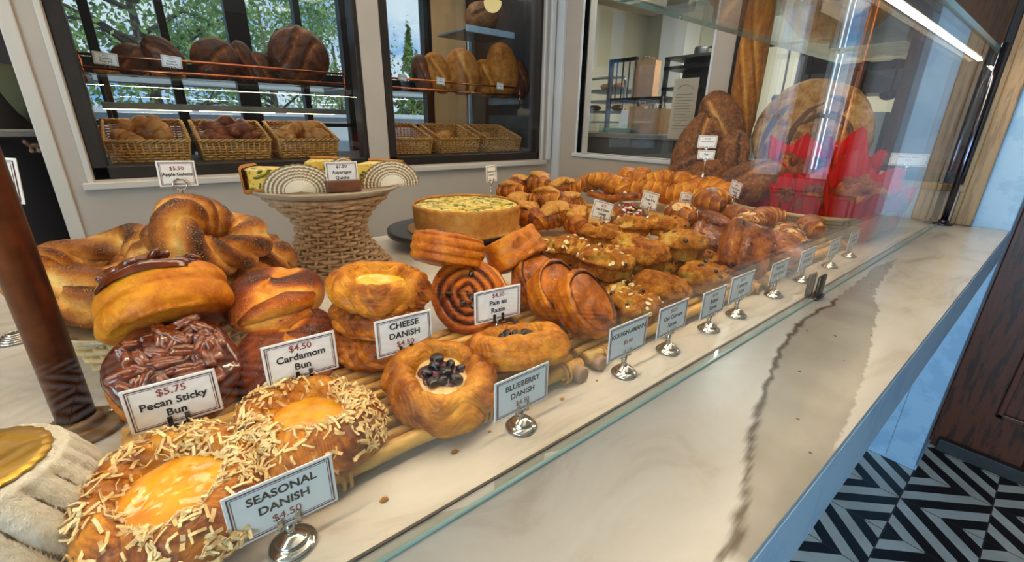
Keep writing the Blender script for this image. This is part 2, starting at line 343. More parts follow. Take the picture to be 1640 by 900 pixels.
M['berry_juice'] = glossy_fill('blueberry_juice', S(112, 44, 62), S(66, 22, 40), 0.2)
M['pecan'] = glossy_fill('glazed_pecan', S(150, 64, 18), S(74, 28, 8), 0.16, scale=110, bump=0.7, coat=0.9)
M['caramel'] = glossy_fill('caramel_glaze', S(120, 50, 18), S(70, 26, 10), 0.1, scale=50, bump=0.3, coat=1.0)
M['coconut'] = bakery('toasted_coconut', [(0, S(255, 236, 190)), (0.5, S(252, 220, 158)), (0.8, S(226, 170, 92)), (1, S(176, 110, 46))], coat=0.0, rough=0.5, bump=0.1, nscale=110, nmix=0.9, dark=-0.05)
M['oat'] = simple('oat_flake', S(246, 222, 172), 0.6, vary=0.2, scale=200)
M['almond'] = simple('almond_flake', S(234, 190, 126), 0.45, vary=0.25, scale=120)
M['raisin'] = glossy_fill('raisin_skin', S(58, 26, 18), S(34, 14, 12), 0.25, coat=0.5)
M['melt'] = bakery('melted_cheese', [(0, S(250, 216, 136)), (0.45, S(236, 178, 84)), (0.8, S(190, 118, 40)), (1, S(130, 70, 24))], coat=0.2, rough=0.4, bump=0.4, nscale=80)
M['ham'] = simple('ham_pink', S(206, 112, 92), 0.35)
M['feta'] = simple('feta_white', S(250, 242, 226), 0.6, bump=0.4)
M['tomato'] = glossy_fill('roasted_tomato', S(190, 34, 18), S(140, 20, 12), 0.2)
M['herb'] = simple('green_herb', S(70, 92, 30), 0.5, vary=0.4, scale=120)
M['zucchini'] = simple('yellow_squash', S(232, 196, 110), 0.45, vary=0.2)
def quiche_fill():
    m, t, p, out = new_mat('herbed_egg_filling'); lk = t.links.new
    c = N(t, 'ShaderNodeTexCoord')
    n = N(t, 'ShaderNodeTexNoise', Scale=26.0, Detail=5.0); n2 = N(t, 'ShaderNodeTexNoise', Scale=46.0, Detail=3.0, Roughness=0.6, Distortion=1.6)
    lk(c.outputs['Object'], n.inputs['Vector']); lk(c.outputs['Object'], n2.inputs['Vector'])
    r = ramp(t, [(0.3, S(252, 236, 160)), (0.55, S(246, 212, 92)), (0.75, S(222, 160, 44))]); lk(n.outputs['Fac'], r.inputs['Fac'])
    r2 = ramp(t, [(0.52, (0, 0, 0, 1)), (0.57, (1, 1, 1, 1))]); lk(n2.outputs['Fac'], r2.inputs['Fac'])
    mx = N(t, 'ShaderNodeMix', data_type='RGBA'); lk(r2.outputs[0], mx.inputs['Factor']); lk(r.outputs[0], mx.inputs['A']); mx.inputs['B'].default_value = S(92, 104, 28)
    lk(mx.outputs['Result'], p.inputs['Base Color']); p.inputs['Roughness'].default_value = 0.4
    b = N(t, 'ShaderNodeBump', Strength=0.6, Distance=0.005); lk(n.outputs['Fac'], b.inputs['Height']); lk(b.outputs[0], p.inputs['Normal'])
    return m
M['quiche_fill'] = quiche_fill()
# --- things
M['card'] = simple('sign_card', S(253, 250, 247), 0.5)
M['card_edge'] = simple('maroon_ink', S(96, 40, 44), 0.6)
M['ink'] = simple('black_ink', S(34, 28, 30), 0.6)
M['red_ink'] = simple('wine_ink', S(150, 62, 60), 0.6)
M['chrome'] = simple('polished_silver', S(214, 210, 204), 0.14, 1.0)
M['dark_clip'] = simple('blackened_clip', S(60, 52, 44), 0.3, 1.0)
M['bronze'] = simple('aged_bronze', S(112, 66, 40), 0.34, 0.85, bump=0.15, scale=60, vary=0.35)
M['flange'] = simple('tarnished_brass', S(142, 112, 74), 0.5, 0.7, bump=0.1, vary=0.3, scale=50)
M['copper'] = simple('copper_rod', S(196, 116, 76), 0.25, 1.0)
M['bamboo'] = simple('bamboo_cane', S(226, 178, 96), 0.35, bump=0.2, scale=40, vary=0.22, coat=0.15)
M['tie'] = simple('cane_tie', S(206, 154, 84), 0.5, vary=0.2)
M['wood_foot'] = simple('pale_wood_foot', S(170, 132, 102), 0.55, vary=0.25, scale=60)
M['wicker'] = simple('whitewashed_wicker', S(190, 158, 122), 0.55, bump=0.3, scale=70, vary=0.35)
M['wickerpale'] = simple('pale_rattan', S(214, 178, 124), 0.5, bump=0.2, scale=70, vary=0.25)
M['basket'] = simple('golden_wicker', S(206, 146, 70), 0.45, bump=0.3, scale=80, vary=0.4)
M['plate'] = simple('greige_stoneware', S(166, 150, 130), 0.28, vary=0.12, scale=60, coat=0.2)
M['plate2'] = simple('speckled_stoneware', S(178, 158, 126), 0.3, vary=0.25, scale=160, coat=0.2)
M['slate'] = simple('black_slate', S(52, 56, 58), 0.5, bump=0.2, scale=60, vary=0.15)
M['doily'] = simple('gilt_cake_card', S(170, 122, 60), 0.35, 0.5)
M['walnut'] = simple('walnut_block', S(112, 66, 40), 0.45, bump=0.15, vary=0.35, scale=40)
M['redpaper'] = simple('red_tulip_paper', S(214, 12, 16), 0.42, bump=0.15, scale=40, vary=0.1)
M['muffin'] = bakery('muffin_top', [(0, S(226, 160, 84)), (0.35, S(196, 116, 50)), (0.65, S(142, 74, 34)), (1, S(78, 40, 24))], coat=0.2, bump=0.7, nscale=80, nmix=0.6)
M['rope'] = simple('cream_rope', S(184, 160, 112), 0.6, bump=0.3, scale=120, vary=0.2)
M['gold'] = simple('gold_foil', S(214, 168, 66), 0.34, 0.75, bump=0.6, scale=34)
M['whitewash'] = simple('distressed_white_paint', S(226, 220, 208), 0.6, bump=0.4, scale=50)
M['bulb'] = None
def tworough(name, c1, c2, scale, thr, rough=0.6, stretch=(1, 1, 1), bump=0.3):
    m, t, p, out = new_mat(name); lk = t.links.new
    c = N(t, 'ShaderNodeTexCoord'); mp = N(t, 'ShaderNodeMapping'); mp.inputs['Scale'].default_value = stretch; n = N(t, 'ShaderNodeTexNoise', Scale=scale, Detail=8.0, Roughness=0.7)
    lk(c.outputs['Object'], mp.inputs[0]); lk(mp.outputs[0], n.inputs['Vector'])
    r = ramp(t, [(thr, c1), (thr+0.06, c2)]); lk(n.outputs['Fac'], r.inputs['Fac']); lk(r.outputs[0], p.inputs['Base Color']); p.inputs['Roughness'].default_value = rough
    b = N(t, 'ShaderNodeBump', Strength=bump, Distance=0.003); lk(n.outputs['Fac'], b.inputs['Height']); lk(b.outputs[0], p.inputs['Normal'])
    return m
M['distress'] = bakery('chipped_white_paint', [(0.0, S(236, 228, 214)), (0.50, S(222, 212, 196)), (0.62, S(120, 98, 80)), (1.0, S(58, 44, 36))], coat=0.0, rough=0.65, bump=0.5, nscale=34, nmix=0.55, grain=160, gmix=0.3, stretch=(1.6, 1.6, 0.6), dark=0.0)
M['steel'] = simple('brushed_steel', S(150, 150, 148), 0.35, 0.9, vary=0.2, scale=20)
M['blackmetal'] = simple('black_metal', S(34, 34, 36), 0.4, 0.6)
M['greymetal'] = simple('grey_metal', S(96, 96, 96), 0.4, 0.7)
M['kraft'] = simple('kraft_paper', S(172, 128, 84), 0.7, bump=0.15, scale=30, vary=0.15)
M['white'] = simple('white_paper', S(240, 240, 238), 0.6)
M['menu_paper'] = simple('beige_menu_paper', S(206, 184, 158), 0.7)
M['plastic'] = simple('pale_plastic', S(196, 214, 214), 0.25)
M['greenwrap'] = simple('green_wrapper', S(90, 130, 110), 0.4)
M['orangesign'] = simple('orange_label', S(200, 74, 44), 0.6)
# --- building
M['wall'] = simple('painted_plaster', S(194, 180, 166), 0.55, bump=0.12, scale=12, vary=0.04)
M['wallcool'] = simple('white_gloss_paint', S(222, 224, 226), 0.4, bump=0.08, scale=14, vary=0.04)
M['trimwhite'] = simple('white_trim', S(214, 204, 192), 0.4)
M['cream_wall'] = simple('cream_kitchen_wall', S(222, 214, 188), 0.6, vary=0.05, scale=3)
M['frame'] = simple('dark_bronze_frame', S(48, 40, 36), 0.4, 0.3, bump=0.1, scale=40, vary=0.25)
M['blue_paint_and_daylight'] = tworough('pale_blue_paint_and_daylight', S(168, 200, 224), S(152, 188, 216), 8, 0.5, 0.35, bump=0.08)  # blue paint; on the counter edge its blue stands in for daylight
M['darkwood'] = tworough('dark_stained_wood', S(92, 44, 20), S(54, 26, 12), 14, 0.5, 0.35, stretch=(3, 3, 0.4))
M['tanwood'] = tworough('tan_oak', S(172, 138, 96), S(146, 112, 74), 14, 0.5, 0.45, stretch=(3, 3, 0.3))
M['ceiling'] = simple('ceiling_paint', S(190, 176, 156), 0.8)
M['brick'] = simple('cream_panel', S(220, 186, 140), 0.7, vary=0.1, scale=8)
def marble():
    m, t, p, out = new_mat('veined_marble'); lk = t.links.new
    c = N(t, 'ShaderNodeTexCoord'); mp = N(t, 'ShaderNodeMapping'); mp.inputs['Rotation'].default_value = (0, 0, 0.5); mp.inputs['Scale'].default_value = (1, 2.2, 1)
    lk(c.outputs['Object'], mp.inputs[0])
    n = N(t, 'ShaderNodeTexNoise', Scale=4.0, Detail=8.0, Roughness=0.62, Distortion=1.2); lk(mp.outputs[0], n.inputs['Vector'])
    r = ramp(t, [(0.30, S(186, 174, 158)), (0.45, S(209, 201, 191)), (0.62, S(216, 210, 202)), (0.8, S(200, 192, 181))]); lk(n.outputs['Fac'], r.inputs['Fac'])
    # the grey beige zone beside the long vein ('zone'), with dark flecks in it, and the brown vein ('vein')
    z = N(t, 'ShaderNodeAttribute', attribute_name='zone'); v = N(t, 'ShaderNodeAttribute', attribute_name='vein')
    n3 = N(t, 'ShaderNodeTexNoise', Scale=14.0, Detail=6.0); lk(c.outputs['Object'], n3.inputs['Vector'])
    zr = ramp(t, [(0.3, S(146, 136, 122)), (0.7, S(168, 158, 144))]); lk(n3.outputs['Fac'], zr.inputs['Fac'])
    mx = N(t, 'ShaderNodeMix', data_type='RGBA'); zs = N(t, 'ShaderNodeMath', operation='MULTIPLY'); zs.inputs[1].default_value = 0.85; lk(z.outputs['Fac'], zs.inputs[0]); lk(zs.outputs[0], mx.inputs['Factor']); lk(r.outputs[0], mx.inputs['A']); lk(zr.outputs[0], mx.inputs['B'])
    vo = N(t, 'ShaderNodeTexVoronoi', Scale=62.0, Randomness=1.0); lk(c.outputs['Object'], vo.inputs['Vector'])
    fl = N(t, 'ShaderNodeMapRange'); fl.inputs['From Min'].default_value = 0.16; fl.inputs['From Max'].default_value = 0.10; lk(vo.outputs['Distance'], fl.inputs['Value'])
    sep = N(t, 'ShaderNodeSeparateColor'); lk(vo.outputs['Color'], sep.inputs[0]); th = N(t, 'ShaderNodeMath', operation='GREATER_THAN'); th.inputs[1].default_value = 0.82; lk(sep.outputs[0], th.inputs[0])
    f1 = N(t, 'ShaderNodeMath', operation='MULTIPLY'); lk(fl.outputs[0], f1.inputs[0]); lk(th.outputs[0], f1.inputs[1])
    f2 = N(t, 'ShaderNodeMath', operation='MULTIPLY'); lk(f1.outputs[0], f2.inputs[0]); lk(z.outputs['Fac'], f2.inputs[1])
    mx2 = N(t, 'ShaderNodeMix', data_type='RGBA'); lk(f2.outputs[0], mx2.inputs['Factor']); lk(mx.outputs['Result'], mx2.inputs['A']); mx2.inputs['B'].default_value = S(74, 58, 44)
    mx3 = N(t, 'ShaderNodeMix', data_type='RGBA'); lk(v.outputs['Fac'], mx3.inputs['Factor']); lk(mx2.outputs['Result'], mx3.inputs['A']); mx3.inputs['B'].default_value = S(74, 54, 34)
    lk(mx3.outputs['Result'], p.inputs['Base Color']); p.inputs['Roughness'].default_value = 0.24; p.inputs['Specular IOR Level'].default_value = 0.45
    return m
M['marble'] = marble()
def tiles(ox, oy, ts):
    m, t, p, out = new_mat('black_white_cement_tile'); lk = t.links.new
    g = N(t, 'ShaderNodeNewGeometry'); sp = N(t, 'ShaderNodeSeparateXYZ'); lk(g.outputs['Position'], sp.inputs[0])
    def mth(op, a, b=None, clamp=False):
        n = N(t, 'ShaderNodeMath', operation=op, use_clamp=clamp)
        for i, x in enumerate((a, b)):
            if x is None: continue
            if isinstance(x, (int, float)): n.inputs[i].default_value = x
            else: lk(x, n.inputs[i])
        return n.outputs[0]
    u = mth('DIVIDE', mth('SUBTRACT', sp.outputs[0], ox), ts); v = mth('DIVIDE', mth('SUBTRACT', sp.outputs[1], oy), ts)
    fu = mth('FLOOR', u); fv = mth('FLOOR', v); ru = mth('SUBTRACT', u, fu); rv = mth('SUBTRACT', v, fv)
    par = mth('FLOORED_MODULO', mth('ADD', mth('ADD', fu, fv), 1.0), 2.0)           # mirrored on every second tile
    ru2 = mth('ADD', mth('MULTIPLY', par, mth('SUBTRACT', 1.0, ru)), mth('MULTIPLY', mth('SUBTRACT', 1.0, par), ru))
    d = mth('MULTIPLY', mth('ADD', mth('SUBTRACT', ru2, rv), 1.0), 4.0)
    st = mth('FLOORED_MODULO', mth('FLOOR', d), 2.0)
    eu = mth('MINIMUM', ru, mth('SUBTRACT', 1.0, ru)); ev = mth('MINIMUM', rv, mth('SUBTRACT', 1.0, rv)); gr = mth('LESS_THAN', mth('MINIMUM', eu, ev), 0.008)
    n = N(t, 'ShaderNodeTexNoise', Scale=9.0, Detail=6.0); lk(g.outputs['Position'], n.inputs['Vector'])
    wr = ramp(t, [(0.3, S(206, 200, 186)), (0.7, S(232, 228, 218))]); lk(n.outputs['Fac'], wr.inputs['Fac'])
    mx = N(t, 'ShaderNodeMix', data_type='RGBA'); lk(st, mx.inputs['Factor']); mx.inputs['A'].default_value = S(22, 23, 26); lk(wr.outputs[0], mx.inputs['B'])
    mg = N(t, 'ShaderNodeMix', data_type='RGBA'); lk(gr, mg.inputs['Factor']); lk(mx.outputs['Result'], mg.inputs['A']); mg.inputs['B'].default_value = S(70, 62, 56)
    lk(mg.outputs['Result'], p.inputs['Base Color']); p.inputs['Roughness'].default_value = 0.45
    return m
def glass(name, tint=(0.97, 0.99, 0.98, 1), ior=1.5, boost=1.0):
    """clear pane: straight-through transmission plus a Fresnel mirror"""
    m = bpy.data.materials.new(name); m.use_nodes = True; t = m.node_tree; t.nodes.clear(); lk = t.links.new
    out = N(t, 'ShaderNodeOutputMaterial'); tr = N(t, 'ShaderNodeBsdfTransparent', Color=tint); gl = N(t, 'ShaderNodeBsdfGlossy', Roughness=0.0); gl.inputs['Color'].default_value = (1, 1, 1, 1)
    fr = N(t, 'ShaderNodeFresnel', IOR=ior); mx = N(t, 'ShaderNodeMixShader')
    gm = N(t, 'ShaderNodeNewGeometry'); im = N(t, 'ShaderNodeMapRange'); im.inputs['To Min'].default_value = ior; im.inputs['To Max'].default_value = 1/ior
    lk(gm.outputs['Backfacing'], im.inputs['Value']); lk(im.outputs[0], fr.inputs['IOR'])      # the same mirror strength on both faces of the sheet
    lk(fr.outputs[0], mx.inputs[0]); lk(tr.outputs[0], mx.inputs[1]); lk(gl.outputs[0], mx.inputs[2]); lk(mx.outputs[0], out.inputs[0])
    return m
M['glass'] = glass('clear_glass'); M['pane'] = glass('window_glass', (0.95, 0.98, 1, 1), 1.5)
M['glass_edge'] = simple('green_glass_edge', S(176, 206, 192), 0.15)
M['seal'] = simple('dark_seal', S(58, 50, 42), 0.5)
def emit(name, col, st):
    m = bpy.data.materials.new(name); m.use_nodes = True; t = m.node_tree; t.nodes.clear()
    out = N(t, 'ShaderNodeOutputMaterial'); e = N(t, 'ShaderNodeEmission', Strength=st); e.inputs['Color'].default_value = col
    t.links.new(e.outputs[0], out.inputs[0]); return m
M['led'] = emit('warm_led', (1.0, 0.78, 0.52, 1), 120.0)
M['led2'] = emit('shelf_led', (1.0, 0.72, 0.4, 1), 14)
M['globe'] = emit('lamp_globe', (1.0, 0.72, 0.30, 1), 1.15)
M['dimwall'] = simple('dark_umber_wall', S(62, 46, 36), 0.7, vary=0.1, scale=4)
M['leaf'] = simple('tree_leaf', S(132, 158, 84), 0.5, vary=0.35, scale=3)
M['bark'] = simple('tree_bark', S(92, 78, 64), 0.8, vary=0.3)
M['street'] = simple('pale_concrete', S(206, 212, 218), 0.8, vary=0.06, scale=2)
M['facade'] = simple('pale_facade', S(226, 232, 238), 0.7)
# ---------------------------------------------------------------- the setting
BY = 2.18; SX = 2.11; TOP = 2.45
struct('floor', bb(-2.7, 2.6, -2.7, 1.15, ZF-0.05, ZF), tiles(1.965*1.0714, 0.066, 0.2175))
M['aisle'] = tworough('brown_grey_floorboards', S(112, 92, 88), S(92, 74, 70), 6, 0.5, 0.5, stretch=(0.4, 4, 1))
struct('floor_aisle', bb(-2.7, 6.0, 1.15, 3.9, ZF-0.05, ZF), M['aisle'])
struct('floor_kitchen', bb(2.6, 6.0, -0.2, 1.15, ZF-0.05, ZF), M['aisle'])
struct('ceiling', bb(-2.7, 6.0, -2.7, 3.9, TOP, TOP+0.05), M['ceiling'])
struct('wall_left', joined([bb(-2.75, -2.7, -2.7, -2.3, ZF, TOP), bb(-2.75, -2.7, -0.1, 3.6, ZF, TOP), bb(-2.75, -2.7, -2.3, -0.1, ZF, 0.2), bb(-2.75, -2.7, -2.3, -0.1, 2.3, TOP)]), M['wall'])
# back wall with two bread windows
O1 = (-0.165, 0.855); O2 = (0.955, 1.98); OZ = (0.965, 2.2)
def wall_back(x0, x1, z0, z1): return bb(x0, x1, BY, BY+0.10, z0, z1)
struct('wall_back', joined([wall_back(-0.27, SX+0.1, ZF, OZ[0]), wall_back(-0.27, O1[0], OZ[0], TOP), wall_back(O1[1], O2[0], OZ[0], TOP),
                            wall_back(O2[1], SX+0.1, OZ[0], TOP), wall_back(O1[0], O1[1], OZ[1], TOP), wall_back(O2[0], O2[1], OZ[1], TOP)]), M['wall'])
struct('trim_1', joined([bb(-0.275, -0.235, BY-0.012, BY, ZF, TOP, 0.004), bb(-0.185, -0.168, BY-0.008, BY, 0.93, TOP, 0.003)]), M['trimwhite'])
struct('trim_2', joined([bb(-0.2, 0.90, BY-0.022, BY, 0.932, 0.958, 0.004), bb(0.92, 2.03, BY-0.022, BY, 0.932, 0.958, 0.004)]), M['trimwhite'])
struct('trim_3', joined([bb(2.03, 2.06, BY-0.02, BY, 0.96, TOP, 0.004), bb(SX-0.025, SX, BY-0.06, BY, ZF, TOP, 0.004), bb(1.985, 2.0, BY-0.012, BY, 0.958, TOP, 0.003)]), M['wallcool'])
def window_unit(n, x0, x1):
    w = 0.046
    fr = joined([bb(x0, x0+w, BY+0.005, BY+0.085, OZ[0], OZ[1], 0.004), bb(x1-w*0.5, x1, BY+0.005, BY+0.085, OZ[0], OZ[1], 0.004),
                 bb(x0, x1, BY+0.005, BY+0.085, OZ[0], OZ[0]+w, 0.004), bb(x0, x1, BY+0.005, BY+0.085, OZ[1]-w, OZ[1], 0.004)])
    o = struct('window_%d' % n, fr, M['frame'])
    p = flat('pane', bb(x0+w*0.8, x1-w*0.4, BY+0.028, BY+0.034, OZ[0]+w*0.8, OZ[1]-w*0.8), M['pane'], o)
    return o
window_unit(1, *O1); window_unit(2, *O2)
# side wall: kitchen window, white post, second window framed in dark metal and tan oak
K1 = (1.176, 1.98); K2 = (0.213, 1.07); KZ = (1.012, 2.2)
def ws(y0, y1, z0, z1, x1=SX+0.10): return bb(SX, x1, y0, y1, z0, z1)
struct('wall_side', joined([ws(0.16, BY, ZF, KZ[0]), ws(K1[1], BY, KZ[0], TOP), ws(K2[1], K1[0], KZ[0], TOP), ws(K1[0], K1[1], KZ[1], TOP), ws(K2[0], K2[1], KZ[1], TOP), ws(0.16, K2[0], KZ[0], TOP)]), M['wall'])
struct('wall_side_base', bb(SX-0.003, SX-0.0005, 0.16, 0.5, ZF, ZC-0.102), M['blue_paint_and_daylight'])
struct('column', bb(SX, 2.36, 0.068, 0.16, ZF, TOP, 0.004), M['blue_paint_and_daylight'])
struct('baseboard_side', joined([bb(SX-0.004, SX, 0.068, 0.2, ZF, ZF+0.012, 0.001), bb(SX, 2.36, 0.062, 0.068, ZF, ZF+0.02, 0.002)]), M['blue_paint_and_daylight'])
o = struct('window_3', joined([bb(SX-0.012, SX+0.05, K1[0]-0.02, K1[1]+0.03, KZ[0]-0.022, KZ[0], 0.004), bb(SX-0.006, SX+0.05, K1[1], K1[1]+0.014, KZ[0], KZ[1], 0.003), bb(SX-0.006, SX+0.05, K1[0]-0.012, K1[0], KZ[0], KZ[1], 0.003)]), M['wallcool'])
flat('pane', bb(SX+0.04, SX+0.046, K1[0], K1[1], KZ[0], KZ[1]), M['pane'], o)
o = struct('window_4', joined([bb(SX-0.008, SX+0.07, 1.0, 1.07, KZ[0], KZ[1], 0.004), bb(SX-0.006, SX+0.07, 0.213, 0.236, KZ[0], KZ[1], 0.004), bb(SX-0.006, SX+0.07, 0.213, 1.07, KZ[0]-0.004, KZ[0]+0.03, 0.004)]), M['blackmetal'])
flat('pane', bb(SX+0.04, SX+0.046, 0.236, 1.0, KZ[0]+0.03, KZ[1]), M['pane'], o)
struct('trim_4', joined([bb(SX-0.02, SX, 0.158, 0.2, ZC+0.001, KZ[1], 0.005), bb(SX-0.012, SX, 0.196, 0.213, ZC+0.001, KZ[1], 0.003), bb(SX-0.015, SX, 0.2, 1.0, KZ[0]-0.03, KZ[0]-0.004, 0.004)]), M['tanwood'])
# customer side: dark wood bulkhead and door post at the right, window above; shop front behind the camera
struct('door_1', joined([bb(2.36, 2.43, -0.19, 0.068, ZF, TOP, 0.004), bb(2.36, 2.43, -1.1, -0.19, ZF, 0.96, 0.004)]), M['darkwood'])
dr = bpy.data.objects['door_1']
flat('raised_moulding', joined([bb(2.345, 2.36, -0.095, -0.075, 0.14, 0.9, 0.004), bb(2.345, 2.36, -1.0, -0.075, 0.14, 0.16, 0.004), bb(2.345, 2.36, -1.0, -0.075, 0.88, 0.9, 0.004)]), M['darkwood'], dr)
struct('baseboard_door', bb(2.33, 2.36, -1.1, 0.04, ZF, ZF+0.055, 0.004), simple('black_kick_board', S(52, 52, 52), 0.6, vary=0.3, scale=20))
struct('wall_right', joined([bb(2.36, 2.43, -2.7, -1.1, ZF, TOP), bb(2.36, 2.43, -1.1, -0.19, 2.2, TOP), bb(2.36, 2.43, -0.40, -0.29, 0.96, 2.2), bb(2.36, 2.43, -1.1, -0.53, 0.96, 2.2)]), M['dimwall'])
struct('window_5', joined([bb(2.37, 2.41, y-0.008, y+0.008, 0.96, 2.2) for y in (-0.198, -0.282, -0.408, -0.465, -0.522)]+[bb(2.37, 2.41, y0_, y1_, z-0.009, z+0.009) for y0_, y1_ in ((-0.29, -0.19), (-0.53, -0.40)) for z in (0.97, 1.23, 1.49, 1.75, 2.01)]), M['wallcool'])
struct('wall_front', bb(-2.7, 2.43, -2.75, -2.7, ZF, TOP), M['dimwall'])
struct('window_6', joined([bb(-2.74, -2.71, y-0.02, y+0.02, 0.2, 2.3) for y in (-2.3, -1.57, -0.83, -0.1)]+[bb(-2.74, -2.71, -2.3, -0.1, z-0.02, z+0.02) for z in (0.2, 1.0, 1.65, 2.3)]), M['blackmetal'])  # unseen window added to go with the blue fill from the left
cp = mk('copper_pipe', joined([tube([[2.3, -0.165, 0.75], [2.3, -0.165, 1.2], [2.3, -0.165, TOP]], 0.022, 16), tube([[2.3, -0.165, 0.78], [2.33, -0.165, 0.78], [2.36, -0.165, 0.78]], 0.012, 10), tube([[2.3, -0.165, 1.6], [2.33, -0.165, 1.6], [2.36, -0.165, 1.6]], 0.012, 10)]), M['copper']); tag(cp, 'vertical copper pipe on the dark door post at the customer side', 'pipe')
# bread room and the glazing behind it
struct('wall_bread_left', bb(-0.205, -0.17, BY+0.1, 3.2, ZF, TOP), M['frame']); struct('wall_bread_right', bb(2.1, 2.2, BY+0.1, 3.9, ZF, TOP), M['frame'])
struct('wall_far', joined([bb(1.8, 2.1, 3.2, 3.3, ZF, TOP), bb(-0.27, 1.8, 3.2, 3.3, ZF, 0.92), bb(-0.27, 1.8, 3.2, 3.3, 2.3, TOP)]), M['brick'])
mull = [bb(x-w, x+w, 3.2, 3.27, 0.9, 2.32) for x, w in ((-0.1, 0.02), (0.2, 0.018), (0.55, 0.055), (0.88, 0.018), (1.16, 0.022), (1.42, 0.024), (1.77, 0.03))]
mull += [bb(-0.27, 1.8, 3.19, 3.28, 1.35, 1.46), bb(-0.27, 1.8, 3.2, 3.27, 1.14, 1.165), bb(-0.27, 1.8, 3.2, 3.27, 0.9, 0.95), bb(-0.27, 1.8, 3.2, 3.27, 2.26, 2.32)]
o = struct('window_7', joined(mull), M['blackmetal'])
flat('pane', bb(-0.27, 1.8, 3.23, 3.236, 0.92, 2.3), M['pane'], o)
struct('wall_aisle', bb(-2.7, -0.27, 3.5, 3.6, ZF, TOP), simple('dark_brown_partition', S(56, 38, 32), 0.6, vary=0.2, scale=6))
# kitchen shell
struct('wall_kitchen_far', bb(5.2, 5.3, -0.2, 3.9, ZF, TOP), M['cream_wall']); struct('wall_kitchen_left', bb(2.21, 5.2, 3.8, 3.9, ZF, TOP), M['cream_wall']); struct('wall_kitchen_right', bb(2.43, 5.2, -0.2, -0.1, ZF, TOP), M['cream_wall'])
# outdoors
struct('street', bb(-14, 22, 3.35, 30, -0.45, -0.35), M['street'])
struct('low_white_wall', joined([bb(-8, 9, 5.5, 5.7, -0.35, 1.22), bb(-8, 9, 5.44, 5.76, 1.22, 1.27)]), M['facade'])
struct('far_facade', joined([bb(-12, 3.5, 18, 19, -0.35, 1.3), bb(5, 20, 20, 21, -0.35, 1.7)]), M['facade'])
def tree(name, label, x, y, zc, rx, rz, nleaf, seed, size=0.1, cone=False):
    rs = np.random.RandomState(seed)
    t = thing(name, label, 'tree', (x, y, -0.35), group='trees beyond the far glazing')
    br = [tube([[0, 0, 0], [0.05, 0, zc*0.5], [0, 0.03, zc+0.2*rz]], [0.11, 0.08, 0.03], 8)]
    for i in range(16):
        a = rs.uniform(0, 6.28); h = rs.uniform(0.35, 1.0)*zc; l = rx*rs.uniform(.6, 1)
        br.append(tube([[0, 0, h], [l*.5*math.cos(a), l*.5*math.sin(a), h+.25*rz*rs.uniform(.3, 1)], [l*math.cos(a), l*math.sin(a), h+.5*rz*rs.uniform(.2, 1)]], [0.035, 0.02, 0.008], 5))
    mk('trunk', joined(br), M['bark'], t)
    c = rs.normal(0, 1, (nleaf//40, 3)); c /= np.linalg.norm(c, axis=1)[:, None]; c *= rs.uniform(.25, 1, (len(c), 1))**.5
    C = np.repeat(c, 40, 0)+rs.normal(0, .11, (len(c)*40, 3)); C = C*np.array([rx, rx, rz])
    if cone: C[:, :2] *= np.clip(1-(C[:, 2:3]+rz)/(2*rz), .05, 1)
    C[:, 2] += zc; n = len(C)
    a = rs.normal(0, 1, (n, 3)); a /= np.linalg.norm(a, axis=1)[:, None]; b = np.cross(a, rs.normal(0, 1, (n, 3))); b /= np.linalg.norm(b, axis=1)[:, None]
    s = size*rs.uniform(.6, 1.3, (n, 1))
    V = np.stack([C-a*s, C+b*s*.45, C+a*s, C-b*s*.45], 1).reshape(-1, 3)
    f = flat('foliage', G(V, np.arange(n*4).reshape(n, 4)), M['leaf'], t); f['kind'] = 'stuff'
tree('leafy_tree', 'broad green leafy tree outside, leftmost through the left bread window', 0.2, 8.0, 3.0, 1.5, 1.7, 7000, 1, .05)
tree('leafy_tree', 'spreading green tree outside, behind the dark glazing post of the left bread window', 2.4, 11.5, 3.2, 1.8, 1.7, 6000, 2, .06)
tree('leafy_tree', 'thin airy tree outside, above the tallest round loaf', 4.7, 14.0, 3.2, 1.7, 1.7, 3200, 3, .06)
tree('conifer_tree', 'narrow pointed conifer outside, left side of the right bread window', 6.3, 12.5, 2.4, 0.9, 1.7, 1500, 4, cone=True)
tree('bare_tree', 'thin sparse tree outside, behind the right end of the far glazing', 8.3, 13.0, 2.2, 0.9, 0.9, 400, 5, size=0.06)

